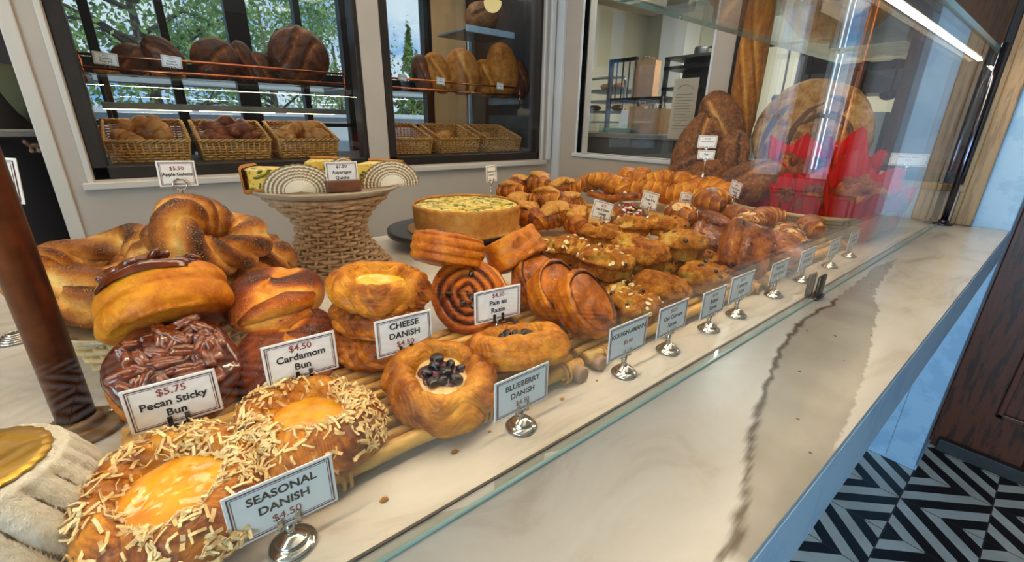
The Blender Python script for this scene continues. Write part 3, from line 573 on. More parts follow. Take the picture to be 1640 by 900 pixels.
# ---------------------------------------------------------------- marble counter
def counter():
    xs = np.concatenate([np.linspace(-1.3, 0.5, 120), np.linspace(0.5, SX-0.001, 400)[1:]]); ys = np.concatenate([np.linspace(0.0705, 0.30, 90), np.linspace(0.30, 1.157, 60)[1:]])
    X, Y = np.meshgrid(xs, ys, indexing='ij'); P = np.stack([X, Y, np.full_like(X, ZC)], -1)
    vein = [(1150, 900), (1180, 868), (1188, 800), (1197, 740), (1203, 690), (1222, 640), (1237, 600), (1245, 570), (1262, 540), (1282, 516), (1300, 503), (1330, 489), (1338, 478)]
    zone = vein+[(1380, 447), (1397, 430), (1436, 414), (1405, 460), (1400, 478), (1408, 500), (1393, 549), (1386, 600), (1368, 645), (1352, 690), (1330, 740), (1290, 900)]
    v = np.array([onz(x, y, ZC)[:2] for x, y in vein]); z = np.array([onz(x, y, ZC)[:2] for x, y in zone])
    Q = np.stack([X, Y], -1); n = np.stack([fbm(np.stack([X, Y, X*0], -1), 60, 3)-.5, fbm(np.stack([X, Y, X*0], -1), 60, 9)-.5], -1)
    Q = Q+n*0.012
    d = np.full(X.shape, 9.0)
    for a, b in zip(v[:-1], v[1:]):
        t = np.clip(((Q-a)@(b-a))/((b-a)@(b-a)), 0, 1); d = np.minimum(d, np.linalg.norm(Q-(a+t[..., None]*(b-a)), axis=-1))
    inside = np.zeros(X.shape, bool); j = len(z)-1
    for i in range(len(z)):
        c = ((z[i, 1] > Q[..., 1]) != (z[j, 1] > Q[..., 1])) & (Q[..., 0] < (z[j, 0]-z[i, 0])*(Q[..., 1]-z[i, 1])/(z[j, 1]-z[i, 1]+1e-12)+z[i, 0]); inside ^= c; j = i
    top = grid(P); g = joined([top, bb(-1.3, SX-0.001, 0.0705, 1.157, ZC-0.10, ZC-0.0006)])
    o = flat('marble_counter', g, M['marble'])
    tag(o, 'long white marble counter top with a brown vein and thick pale edge', 'counter')
    for nm, val in (('vein', np.clip(1.35-d/(0.0034*(.6+.9*fbm(P, 40, 21))), 0, 1)*0.95), ('zone', inside.astype(float))):
        a = o.data.attributes.new(nm, 'FLOAT', 'POINT'); full = np.zeros(len(g.v)); full[:X.size] = val.ravel(); a.data.foreach_set('value', full.astype(np.float32))
    flat('front_edge_daylight', bb(-1.3, SX-0.001, 0.0685, 0.0704, ZC-0.10, ZC-0.004), M['blue_paint_and_daylight'], o)  # blue daylight on the marble edge, put in as colour
    b = flat('counter_base', bb(-1.3, SX-0.001, 0.22, 1.0, ZF, ZC-0.10), M['blue_paint_and_daylight'], o)
    return o
counter()
# crumbs on the marble
for x, y, s in ((728, 725, .004), (762, 600, .0035), (615, 802, .004), (900, 640, .003), (1310, 350, .003), (784, 692, .002), (956, 610, .002)):
    p = onz(x, y, ZC); o = mk('pastry_crumb', ball(s, s*.7, s*.4, 10, 8, lambda U: .5*(fbm(U, 2.2, int(x))-.5)), M['scone'], None, (p[0], p[1], ZC+s*.3)); tag(o, 'tiny brown pastry crumb lying on the bare marble', 'crumb', 'crumbs on the marble')

# ---------------------------------------------------------------- glass guard over the pastries
sg = thing('glass_sneeze_guard', 'clear glass guard with steel corner post and lit lamp strip over the pastries', 'display glass', (0.4, 0.2415, ZC))
rel = lambda g: g.mv(-0.4, -0.2415, -ZC)
flat('front_pane', rel(bb(-1.3, 2.095, 0.2365, 0.2465, ZC+0.0015, 1.405)), M['glass'], sg)
flat('top_pane', rel(bb(-1.3, 2.095, 0.2365, 0.645, 1.405, 1.415)), M['glass'], sg)
eg = flat('polished_edge', rel(joined([bb(-1.3, 2.09, 0.2335, 0.2363, ZC+0.001, ZC+0.0032), bb(-1.3, 2.09, 0.232, 0.236, 1.404, 1.416), bb(-1.3, 2.09, 0.6452, 0.6475, 1.405, 1.415)])), M['glass_edge'], sg)
flat('seal_strip', rel(bb(-1.3, 2.09, 0.2468, 0.2492, ZC+0.0004, ZC+0.0022)), M['seal'], sg)
mk('corner_post', rel(joined([tube([[2.062, 0.224, ZC+.004], [2.062, 0.224, 1.1], [2.062, 0.224, 1.425]], 0.0095, 20), lathe([(0, 0), (.026, 0), (.026, .004), (.014, .008), (.013, .016), (.0, .016)], 28, 16, smooth=False).mv(2.062, 0.224, ZC+.0005)])), M['chromedark'] if 'chromedark' in M else simple('dark_chrome', S(86, 84, 96), 0.16, 1.0), sg)
mk('lamp_channel', rel(joined([bb(-1.3, 2.05, 0.254, 0.280, 1.383, 1.404, .002)])), M['blackmetal'], sg)
mk('lamp_strip', rel(bb(-1.3, 2.05, 0.262, 0.271, 1.380, 1.3828)), M['led'], sg)
p = onz(1326, 482, ZC)
mk('clamp', rel(joined([bb(p[0]-.016, p[0]+.016, .231, .2364, ZC+.001, ZC+.046, .003), bb(p[0]-.016, p[0]+.016, .2467, .252, ZC+.001, ZC+.046, .003), bb(p[0]-.02, p[0]+.02, .228, .2364, ZC+.0005, ZC+.006, .002)])), simple('bronzed_clamp', S(92, 80, 66), 0.35, 0.8), sg)
# bronze post carrying the shelf at the left
pb = onz(126, 676, ZC+.01); po = thing('bronze_post', 'aged bronze post with round flange bolted to the marble at the left', 'post', (pb[0], pb[1], ZC+.0005))
mk('pipe', tube([[0, 0, .003], [0, 0, .3], [0, 0, .538]], 0.0150, 32), M['bronze'], po)
mk('flange', lathe([(0, 0), (.036, 0), (.037, .0022), (.035, .0045), (.0205, .006), (.0200, .013), (.0188, .016), (.0156, .017), (.0152, .017)], 48, 30, smooth=False), M['flange'], po)
for a in (150, 270, 30): mk('screw', ball(.0036, .0036, .0014, 12, 8), M['chrome'], po, (.028*math.cos(math.radians(a)), .028*math.sin(math.radians(a)), .0058))
# ---------------------------------------------------------------- signs
def text_mesh(body, size, bold=0.0, name='t'):
    c = bpy.data.curves.new(name, 'FONT'); c.body = body; c.size = size; c.align_x = 'CENTER'; c.align_y = 'CENTER'; c.offset = bold*size*1.7; c.resolution_u = 3; c.extrude = 0.00008
    o = bpy.data.objects.new(name, c); COL.objects.link(o); me = bpy.data.meshes.new_from_object(o)
    v = np.zeros(len(me.vertices)*3); me.vertices.foreach_get('co', v); v = v.reshape(-1, 3)
    q = [p.vertices[:] for p in me.polygons if len(p.vertices) == 4]; t = [p.vertices[:] for p in me.polygons if len(p.vertices) == 3]
    bpy.data.objects.remove(o); bpy.data.curves.remove(c); bpy.data.meshes.remove(me)
    return G(v, q, t)
def card_parts(par, w, h, lines, zc=0.0, border=True, rot=0.0, paper='card'):
    """card in the local xz plane facing -y, centred at height zc; lines = (text, colour, size, dz, bold)"""
    Rm = T3(0, 0, zc) @ R3(0, rot, 0)
    flat('card', box(0, 0, 0, w, .0012, h, .0004, 1).xf(Rm), M[paper], par)
    if border:
        e = []
        for k, th in ((.0028, .0009), (.0044, .0004)):
            a, b = w/2-k, h/2-k
            e += [box(0, -.0007, b, 2*a+th, .0002, th), box(0, -.0007, -b, 2*a+th, .0002, th), box(a, -.0007, 0, th, .0002, 2*b), box(-a, -.0007, 0, th, .0002, 2*b)]
        flat('border_lines', joined(e).xf(Rm), M['card_edge'], par)
    up = Matrix(((1, 0, 0, 0), (0, 0, -1, 0), (0, 1, 0, 0), (0, 0, 0, 1)))
    for ink in ('ink', 'red_ink'):
        gs = [text_mesh(t, s, bo).xf(up).mv(0, -.0008, dz) for t, c, s, dz, bo in lines if c == ink]
        if gs: flat('lettering' if ink == 'ink' else 'price', joined(gs).xf(Rm), M[ink], par)
def base_parts(par, h, s=1.0, dark=False, clips=.012):
    """turned silver foot, stem up to height h (bottom of the card) and two clips"""
    m = M['chrome']
    mk('foot', lathe([(0, 0), (.0165*s, 0), (.017*s, .002), (.015*s, .004), (.0115*s, .006), (.0112*s, .008), (.0075*s, .0105), (.004*s, .0125), (.0, .0127)], 28, 36, smooth=False), m, par)
    mk('stem', tube([[0, .002, .012], [0, .002, h*.7], [0, .002, h]], .0034*s, 12), m, par)
    for x in (-clips*.5, clips*.5):
        mk('clip', joined([box(x, -.0018, h+.004, .0035, .0014, .010, .0005), box(x, .0022, h+.003, .0045, .0014, .012, .0005), box(x, 0, h-.0015, .004, .005, .0016, .0005)]), m if not dark else M['dark_clip'], par)
    mk('yoke', box(0, .002, h-.003, clips*1.1, .003, .004, .001), m if not dark else M['dark_clip'], par)
def sign(name, label, loc, w, h, lines, stand=.026, yaw=0, rot=0, base='silver', group=None, lean=0, paper='card'):
    t = thing(name, label, 'price sign', loc, (lean, 0, yaw), group)
    card_parts(t, w, h, lines, stand+h/2, rot=rot, paper=paper)
    if base == 'silver': base_parts(t, stand)
    elif base == 'clip': base_parts(t, stand, .8, dark=True)
    elif base == 'small': base_parts(t, stand, .6)
    return t
I, Rr = 'ink', 'red_ink'
FRONT = 'price signs along the front glass'
def front(px, lab, lines, w=.071, h=.045, stand=.026):
    X = px; return sign('price_sign', lab, (X, .289, ZC+.0003), w, h, lines, stand, group=FRONT)
front(.027, 'white price sign on silver foot reading SEASONAL DANISH', [('SEASONAL', I, .0094, .0105, .012), ('DANISH', I, .0094, -.0008, .012), ('$4.50', Rr, .0088, -.0115, 0)], stand=.021)
front(.250, 'white price sign on silver foot reading BLUEBERRY DANISH', [('BLUEBERRY', I, .0088, .0100, .012), ('DANISH', I, .0088, -.0010, .012), ('$4.50', Rr, .008, -.0115, 0)], stand=.021)
front(.422, 'white price sign on silver foot reading KOUIGN-AMANN', [('KOUIGN-AMANN', I, .0084, .0095, .012), ('$5.00', Rr, .008, -.004, 0)], w=.076, h=.047, stand=.027)
front(.521, 'white price sign on silver foot reading Oat Currant Scone', [('$4.25', Rr, .0072, .0125, 0), ('Oat Currant', I, .0088, .003, .012), ('Scone', I, .0088, -.008, .012)], stand=.028)
front(.634, 'white price sign on silver foot reading Butter Scone', [('$4.00', Rr, .0072, .0125, 0), ('Butter', I, .0092, .003, .012), ('Scone', I, .0092, -.008, .012)], stand=.024)
front(.724, 'white price sign on silver foot reading Cranberry Scone', [('$4.25', Rr, .0072, .0125, 0), ('Cranberry', I, .0088, .003, .012), ('Scone', I, .0088, -.008, .012)], w=.08, stand=.03)
front(.874, 'white price sign on silver foot reading PAIN AU CHOCOLAT', [('PAIN AU', I, .0092, .008, .012), ('CHOCOLAT', I, .0092, -.004, .012)], w=.076, h=.042, stand=.028)
front(1.012, 'white price sign on silver foot, second from the steel clamp, with two lines of capitals', [('HAZELNUT', I, .0082, .008, .006), ('CHOCOLAT', I, .0086, -.004, .012)], w=.078, h=.043, stand=.028)
front(1.178, 'white price sign on silver foot just beyond the steel clamp', [('ALMOND', I, .0086, .006, .008), ('CROISSANT', I, .0078, -.004, .008)], w=.072, h=.042, stand=.026)
front(1.318, 'farthest white price sign on silver foot along the front glass', [('BUTTER', I, .0088, .006, .008), ('CROISSANT', I, .0078, -.004, .008)], w=.078, h=.044, stand=.024)
TRAY = 'price signs clipped among the danishes'
ZT = ZC+.022          # top of the cane trays
def inner(X, Y, zc, lab, lines, w, h, yaw=0, rot=0, base='clip', group=TRAY, zb=ZT, lean=0):
    return sign('price_sign', lab, (X, Y, zb), w, h, lines, zc-h/2-zb, yaw, rot, base, group, lean)
inner(-.024, .422, .951, 'white price sign reading Pecan Sticky Bun', [('$5.75', Rr, .0092, .0115, .006), ('Pecan Sticky', I, .0092, .0015, .014), ('Bun', I, .0092, -.0085, .014)], .064, .042, -2)
inner(.078, .422, .957, 'white price sign reading Cardamom Bun', [('$4.50', Rr, .0092, .0125, .006), ('Cardamom', I, .0098, .003, .014), ('Bun', I, .0098, -.0075, .014)], .066, .043, -2)
inner(.180, .407, .959, 'white price sign reading CHEESE DANISH', [('CHEESE', I, .0098, .0115, .014), ('DANISH', I, .0098, .000, .014), ('$4.50', Rr, .009, -.0105, .004)], .064, .044, -4)
inner(.306, .405, .963, 'white price sign reading Pain au Raisin', [('$4.50', Rr, .0078, .0125, .004), ('Pain au', I, .0088, .003, .014), ('Raisin', I, .0088, -.0075, .014)], .067, .043, -6)
BACK = 'small price signs among the far pastries'
def back(x, y, Y, lab, lines, w, h, rot=0, yaw=0, zb=None):
    p = ony(x, y, Y); zb = ZC+.04 if zb is None else zb
    return sign('price_sign', lab, (p[0], Y, zb), w, h, lines, max(.012, p[2]-h/2-zb), yaw, rot, 'small', BACK, 0)
# ---------------------------------------------------------------- pastry shapes (base at z=0)
def g_danish(R=.063, H=.037, nt=9, seed=0, hole=.42, oval=.06, n=300, m=130, deep=.5, braid=1.0):
    rs = np.random.RandomState(seed); ph = rs.uniform(0, 6.28, 5)
    prof = [(0, .001), (R*.80, 0), (R*.97, .006), (R*1.0, H*.38), (R*.93, H*.72), (R*.76, H*.97), (R*.60, H*.98), (R*(hole+.06), H*.78), (R*hole*.9, H*deep), (R*hole*.5, H*deep*.9), (0, H*deep*.88)]
    amp = sstep(.30, .42, np.linspace(0, 1, m))*sstep(.86, .76, np.linspace(0, 1, m))
    def tw(th, s, P): return th+.9*(s-.5)*3.0+.35*np.sin(2*th+ph[0])+.22*np.sin(5*th+ph[4])+1.1*(fbm(P, 16, seed+11)-.5)
    def ridge(th, s, P): return 1-np.abs(np.sin(nt/2*tw(th, s, P)))**.55
    def lam(th, s, P): return .5+.5*np.sin(nt*7*tw(th, s, P)+9*fbm(P, 26, seed+12))
    def dsp(th, s, P):
        return amp*(-.0058*braid*ridge(th, s, P)*(.15+1.2*vnoise(P*26, seed+5))+.012*(fbm(P, 26, seed)-.5)+.0009*lam(th, s, P)*vnoise(P*40, seed+6))+.003*(fbm(P, 90, seed+3)-.5)
    def bk(th, s, P, D):
        return .30+.62*(fbm(P, 24, seed+7)-.38)-.16*ridge(th, s, P)*amp+.20*(lam(th, s, P)-.5)*amp*vnoise(P*34, seed+8)-.10*sstep(.70, .85, s)+.30*sstep(.44, .52, s)*sstep(.70, .6, s)*fbm(P, 38, seed+9)-.10*sstep(.36, .2, s)
    return lathe(prof, n, m, dsp, bk, lambda th: 1+oval*np.sin(2*th+ph[1])+.03*np.sin(3*th+ph[2])+.015*np.sin(7*th+ph[3]))
def g_fill(R, z, dome, seed=0, n=48, m=16):
    return lathe([(R, z-.004), (R*.96, z+dome*.3), (R*.7, z+dome*.8), (R*.35, z+dome), (0, z+dome)], n, m, lambda th, s, P: .0035*(fbm(P, 60, seed)-.5)*sstep(0, .3, s), None, lambda th: 1+.07*np.sin(2*th+seed)+.05*np.sin(5*th+seed))
def make_danish(name, label, seed, filling, R=.063, H=.037, nt=11, oval=.06, group=None, cat='danish', hole=.42):
    t = thing(name, label, cat, group=group)
    mk('crust', g_danish(R, H, nt, seed, hole, oval), M['danish'], t)
    if filling == 'cheese': mk('custard_filling', g_fill(R*.47, H*.62, .006, seed), M['custard'], t)
    if filling == 'jam': mk('glazed_filling', g_fill(R*.52, H*.60, .004, seed), M['jam'], t)
    if filling == 'berry':
        rs = np.random.RandomState(seed); mk('cream_cheese', g_fill(R*.50, H*.60, .006, seed), M['cream'], t)
        mk('berry_juice', g_fill(R*.37, H*.67, .0045, seed+3), M['berry_juice'], t)
        b = ball(.0064, .0064, .0046, 16, 12, lambda U: -.22*sstep(.86, .98, U[..., 2])+.06*(fbm(U, 3, 2)-.5)); first = None
        for i in range(9):
            a = i*2.4+seed; r = R*.36*math.sqrt((i+.5)/9)*rs.uniform(.85, 1.15); loc = (r*math.cos(a), r*math.sin(a), H*.66+.0052+rs.uniform(0, .0015))
            if first is None: first = mk('blueberry', b, M['berry'], t, loc)
            else: c = first.copy(); COL.objects.link(c); c.parent = t; c.location = loc
            o = t.children[-1] if first is None else (first if i == 0 else c); o.rotation_euler = tuple(rs.uniform(-1, 1, 3)); s = rs.uniform(.85, 1.25); o.scale = (s, s, s)
    return t
def flakes_on(g, n, seed, zmin, sel=None, l=.0115, w=.0019):
    """small curled slivers lying on the upward faces of a crust"""
    rs = np.random.RandomState(seed); V = g.v; Q = g.q
    C = V[Q].mean(1); A = np.cross(V[Q[:, 2]]-V[Q[:, 0]], V[Q[:, 3]]-V[Q[:, 1]]); ar = np.linalg.norm(A, axis=1); Nn = A/(ar[:, None]+1e-12)
    ok = (Nn[:, 2] > .05) & (C[:, 2] > zmin); 
    if sel is not None: ok &= sel(C)
    p = ar*ok; p = p*(.22+1.6*sstep(.42, .62, fbm(C, 38, seed+1))); p /= p.sum(); ix = rs.choice(len(C), n, p=p)
    out = []
    for i in ix:
        nn = Nn[i]+rs.normal(0, .3, 3); nn /= np.linalg.norm(nn); d = np.cross(nn, rs.normal(0, 1, 3)); d /= np.linalg.norm(d); e = np.cross(nn, d)
        L_ = l*rs.uniform(.45, 1.15); w_ = w*rs.uniform(.5, 1.5); c = C[i]+Nn[i]*rs.uniform(.0004, .0028); k = rs.uniform(-.0018, .0026); th = .0003
        pts = [c-d*L_/2+nn*(-k*.2), c+nn*k, c+d*L_/2+nn*(-k*.2)]
        ring = []
        for q in pts: ring += [q-e*w_/2-nn*th, q+e*w_/2-nn*th, q+e*w_/2+nn*th, q-e*w_/2+nn*th]
        out.append(ring)
    V2 = np.array(out).reshape(-1, 3); base = np.arange(n)[:, None]*12
    f = [[0, 1, 2, 3]]+[[a+r*4, (a+1) % 4+r*4, (a+1) % 4+4+r*4, a+4+r*4] for r in (0, 1) for a in range(4)]+[[11, 10, 9, 8]]
    Q2 = (base[:, None, :]+np.array(f)[None]).reshape(-1, 4)
    return G(V2, Q2)
def pecan_mesh():
    return ball(.0125, .0062, .0042, 20, 12, lambda U: -.16*np.exp(-(U[..., 1]/.16)**2)*(U[..., 2] > 0)+.12*np.sin(9*U[..., 0]+1)*np.abs(U[..., 1])*.6, p=.9)
PEC = [None]
def add_pecans(t, n, R, z, seed):
    rs = np.random.RandomState(seed)
    for i in range(n):
        r = R*math.sqrt((i+.5)/n)*rs.uniform(.9, 1.05); a = i*2.39996+seed; loc = (r*math.cos(a), r*math.sin(a), z+rs.uniform(-.001, .006)+.004*(1-r/R))
        if PEC[0] is None: o = mk('pecan', pecan_mesh(), M['pecan'], t); PEC[0] = o
        else: o = PEC[0].copy(); COL.objects.link(o); o.parent = t
        o.location = loc; o.rotation_euler = (rs.uniform(-.7, .7), rs.uniform(-.5, .5), rs.uniform(0, 6.28)); s = rs.uniform(.8, 1.1); o.scale = (s, s, s)
def g_bun(R, H, seed, layers=5, n=130, m=80):
    prof = [(0, 0), (R*.78, 0), (R*.97, .004), (R*1.03, H*.35), (R*1.0, H*.68), (R*.90, H*.93), (R*.72, H), (R*.4, H*.985), (0, H*.98)]
    def dsp(th, s, P):
        side = sstep(.24, .32, s)*sstep(.72, .62, s); zz = P[..., 2]/H+.06*np.sin(th+seed)+.05*np.sin(2*th+seed)
        lam = np.abs(np.sin(zz*np.pi*layers*.5))**.5
        return side*(-.0035*(1-lam))+.007*(fbm(P, 22, seed)-.5)+.0022*(fbm(P*np.array([1, 1, 3]), 60, seed+2)-.5)
    def bk(th, s, P, D):
        zz = P[..., 2]/H+.06*np.sin(th+seed)+.05*np.sin(2*th+seed); lam = np.abs(np.sin(zz*np.pi*layers*.5))**.5
        return .22+.42*(fbm(P*np.array([1, 1, 2.5]), 26, seed+4)-.35)+.16*(1-lam)+.35*sstep(.70, .80, s)
    return lathe(prof, n, m, dsp, bk, lambda th: 1+.04*np.sin(2*th+seed)+.02*np.sin(5*th+seed))
def g_knot(R, H, seed, n=140, m=80):
    """cardamom knot: a domed oval with ropes of dough winding over it"""
    prof = [(0, 0), (R*.72, .001), (R*.96, H*.14), (R*1.0, H*.36), (R*.90, H*.68), (R*.62, H*.93), (R*.3, H), (0, H*.99)]
    ph = lambda th, s: 2*th+5.2*s+.5*np.sin(th+seed)
    def dsp(th, s, P):
        w = np.abs(np.sin(ph(th, s)*.5+.4*np.sin(3*s*3+th)))
        return sstep(.28, .42, s)*(-.0085*(1-w**.45))+.005*(fbm(P, 26, seed)-.5)
    def bk(th, s, P, D):
        w = np.abs(np.sin(ph(th, s)*.5+.4*np.sin(3*s*3+th)))
        return .12+.62*sstep(.35, .9, w)*sstep(.2, .5, s)+.35*(fbm(P, 30, seed+3)-.45)
    return lathe(prof, n, m, dsp, bk, lambda th: 1+.09*np.sin(2*th+seed)+.02*np.sin(3*th))
def g_spiral(R, H, seed, turns=4.2, n=180, m=110):
    prof = [(0, 0), (R*.5, 0), (R*.92, .001), (R, H*.2), (R*1.02, H*.5), (R, H*.8), (R*.92, H*.97), (R*.5, H*1.06), (0, H*1.1)]
    def sp(th, P):
        r = np.hypot(P[..., 0], P[..., 1]); return np.abs(np.sin(np.pi*(r/R*turns-th/(2*np.pi)+.08*np.sin(4*th+seed))))
    def dsp(th, s, P):
        face = sstep(.62, .68, s)+sstep(.38, .32, s); w = sp(th, P); side = (1-face)
        lam = np.abs(np.sin(P[..., 2]/H*np.pi*3.5+.5*np.sin(2*th)))
        return face*(-.0075*(1-w**.6))-side*.002*(1-lam)+.005*(fbm(P, 30, seed)-.5)
    def bk(th, s, P, D):
        face = sstep(.62, .68, s)+sstep(.38, .32, s); w = sp(th, P)
        return .10+face*(.55*(1-w)**1.5+.10)+.5*(fbm(P, 34, seed+2)-.4)+.25*(face < .5)*(np.abs(np.sin(P[..., 2]/H*np.pi*3.5)) < .3)*.5
    return lathe(prof, n, m, dsp, bk, lambda th: 1+.03*np.sin(2*th+seed)+.02*np.sin(3*th+seed))
def make_raisin(label, seed, R=.056, H=.036, group='raisin rolls'):
    t = thing('raisin_roll', label, 'raisin roll', group=group); mk('spiral_dough', g_spiral(R, H, seed), M['roll'], t); rs = np.random.RandomState(seed)
    b = ball(.0058, .0042, .0034, 14, 10, lambda U: .14*(fbm(U, 4, 3)-.5)); f = None
    for i in range(6):
        a = rs.uniform(0, 6.28); r = R*rs.uniform(.15, .85); loc = (r*math.cos(a), r*math.sin(a), H*1.04+.0006-.10*H*(r/R)**2)
        if f is None: o = f = mk('raisin', b, M['raisin'], t)
        else: o = f.copy(); COL.objects.link(o); o.parent = t
        o.location = loc; o.rotation_euler = (rs.uniform(-.3, .3), rs.uniform(-.3, .3), a)
    return t
def g_kouign(R, H, seed, n=110, m=70):
    prof = [(0, .004), (R*.62, .003), (R*.70, .0), (R*.86, .001), (R*.93, H*.25), (R*.98, H*.6), (R*1.0, H*.86), (R*.96, H*.97), (R*.90, H), (R*.865, H*.985), (R*.85, H*.945), (R*.82, H*.96), (R*.5, H*1.05), (0, H*1.06)]
    def dsp(th, s, P):
        side = sstep(.30, .36, s)*sstep(.62, .56, s)
        return .010*(fbm(P, 20, seed)-.5)+.004*(fbm(P, 60, seed+3)-.5)-side*.0018*np.abs(np.sin(P[..., 2]/H*7+2*np.sin(th+seed)))
    def bk(th, s, P, D):
        rim = np.exp(-((s-.665)/.018)**2)
        return .30+.5*(fbm(P, 28, seed+4)-.38)+.6*rim+.10*sstep(.68, .75, s)
    return lathe(prof, n, m, dsp, bk, lambda th: 1+.025*np.sin(2*th+seed)+.015*np.sin(3*th+seed))
def g_scone(R, H, seed, n=90, m=56, split=.45):
    prof = [(0, 0), (R*.66, 0), (R*.84, H*.10), (R*.88, H*.30), (R*.90, H*split), (R*1.0, H*(split+.08)), (R*.97, H*.72), (R*.78, H*.92), (R*.45, H*1.0), (0, H*1.02)]
    def dsp(th, s, P):
        return .017*(fbm(P, 30, seed)-.5)+.008*(fbm(P, 80, seed+1, 4)-.5)-.007*sstep(.54, .60, fbm(P, 38, seed+8))*sstep(.5, .6, s)
    def bk(th, s, P, D):
        crk = sstep(.54, .60, fbm(P, 38, seed+8)); return .40+.55*(fbm(P, 36, seed+5)-.42)+.12*sstep(.5, .65, s)-.38*crk*sstep(.5, .6, s)-.08*sstep(.45, .3, s)+.25*np.exp(-((s-.5)/.05)**2)
    return lathe(prof, n, m, dsp, bk, lambda th: 1+.07*np.sin(2*th+seed)+.05*np.sin(3*th+2*seed)+.02*np.sin(7*th))
def bits_on(t, g, name, mesh, mat, n, seed, zmin, spread=1.0, sel=None, lift=.0004):
    rs = np.random.RandomState(seed); V = g.v; Q = g.q; C = V[Q].mean(1)
    A = np.cross(V[Q[:, 2]]-V[Q[:, 0]], V[Q[:, 3]]-V[Q[:, 1]]); ar = np.linalg.norm(A, axis=1); Nn = A/(ar[:, None]+1e-12)
    p = ar*(Nn[:, 2] > .1)*(C[:, 2] > zmin)
    if sel is not None: p = p*sel(C)
    if not p.sum() > 0: raise ValueError(name+str(t['label'])+str(np.isnan(g.v).sum())+str((zmin, C[:, 2].max())))
    p /= p.sum(); f = mesh if isinstance(mesh, bpy.types.Object) else None
    for i in rs.choice(len(C), n, p=p):
        if f is None: o = f = mk(name, mesh, mat, t)
        else: o = f.copy(); COL.objects.link(o); o.parent = t
        nn = Vector(Nn[i])+Vector(rs.normal(0, .18, 3)); o.rotation_mode = 'QUATERNION'; o.rotation_quaternion = axis(nn, rs.uniform(0, 360)); o.location = C[i]+Nn[i]*lift; s = rs.uniform(.75, 1.25); o.scale = (s, s, s)
    return f
OATM = lambda: lathe([(0, -.0004), (.0036, -.0003), (.004, .0001), (.0036, .0005), (0, .0007)], 14, 8, smooth=False)
ALM = lambda: lathe([(0, -.0005), (.0065, -.0004), (.0072, .0002), (.0065, .0006), (0, .0008)], 18, 8, smooth=False).xf(Matrix.Diagonal((1.35, .8, 1, 1)))
OB = [None]; AB = [None]
def g_croissant(Ln=.13, R=.027, seed=0, bend=.9, seg=7, n=110, k=36):
    u = np.linspace(-1, 1, n); a = u*bend; rad = Ln/2/math.sin(bend)
    path = np.stack([rad*np.sin(a), rad*(np.cos(a)-1)+Ln*.12, np.full(n, R*.86)], 1)
    prof = R*(.30+.70*np.clip(np.cos(u*np.pi/2*.98), 0, 1)**.62)*np.clip((1-np.abs(u))*9, .02, 1)**.5
    def saw(ph, uu):
        x = (np.abs(uu*2-1)*seg*.5+.10*np.sin(ph+1.1)*np.sign(uu-.5)+.12*np.sin(2*ph+seed)); return x-np.floor(x)
    def dsp(ph, uu, p):
        w = saw(ph, uu); q = np.stack([uu*4+0*ph, np.cos(ph)+0*uu, np.sin(ph)+0*uu], -1)
        return .17*(1-w)**1.2-.10+.14*(fbm(q, 2.2, seed)-.5)
    def bk(ph, uu, P):
        w = saw(ph, uu); return .36+.30*(1-w)-.30*sstep(.8, 1.0, w)+.5*(fbm(P, 34, seed+2)-.45)
    return tube(path, prof, k, bake=bk, disp=dsp, up=(0, 0, 1), flat=.9)
def g_chocolat(Lx=.105, Ly=.072, H=.048, seed=0):
    def dsp(U): return .05*(fbm(U*np.array([1, 1, 1]), 2.4, seed)-.5)-.035*np.exp(-((np.abs(U[..., 0])-.95)/.06)**2)*np.abs(np.sin(U[..., 2]*9))+.03*(fbm(U, 9, seed+5)-.5)
    g = ball(Lx/2, Ly/2, H/2, 150, 90, dsp, None, p=.42)
    v = g.v; roll = np.abs(np.sin((v[:, 2]/H)*8+v[:, 1]/Ly*3))
    ridge = np.exp(-((v[:, 1]-Ly*.18)/(.006))**2)*(v[:, 2] > 0); v = v.copy(); v[:, 2] -= ridge*.004
    end = sstep(.38, .48, np.abs(v[:, 0])/Lx); v[:, 0] -= np.sign(v[:, 0])*end*.0025*(1-roll)
    b = .40+.75*(fbm(v*np.array([.5, 1, 1]), 42, seed+1)-.45)+.22*end*(roll < .35)+.14*(v[:, 2] > H*.3)
    return G(v+np.array([0, 0, H/2]), g.q, g.t, np.clip(b, 0, 1))
def g_twist(R=.055, r=.019, seed=0, lobes=3, turns=3.5, n=260, k=54, wob=.012, H=1.0):
    """ring of twisted dough ropes"""
    a = np.linspace(0, 2*np.pi, n, endpoint=False)
    path = np.stack([R*np.cos(a), R*.82*np.sin(a), r*.9+wob*(.5+.5*np.sin(2*a+seed))], 1)
    def l(ph, uu): return np.abs(np.cos((ph-uu*2*np.pi*turns-.5*np.sin(2*np.pi*uu*2+seed))*lobes/2))
    return tube(path, r, k, closed=True, disp=lambda ph, uu, p: .42*l(ph, uu)**.6-.26+.10*np.sin(2*np.pi*3*uu+seed)+.34*(fbm(np.stack([np.cos(ph)+0*uu, np.sin(ph)+0*uu, 9*uu+0*ph], -1), 1.6, seed)-.5),
                bake=lambda ph, uu, P: .02+.72*l(ph, uu)**1.2+.8*(fbm(P, 26, seed+2)-.45)+.10*np.sin(ph), up=(0, 0, 1))
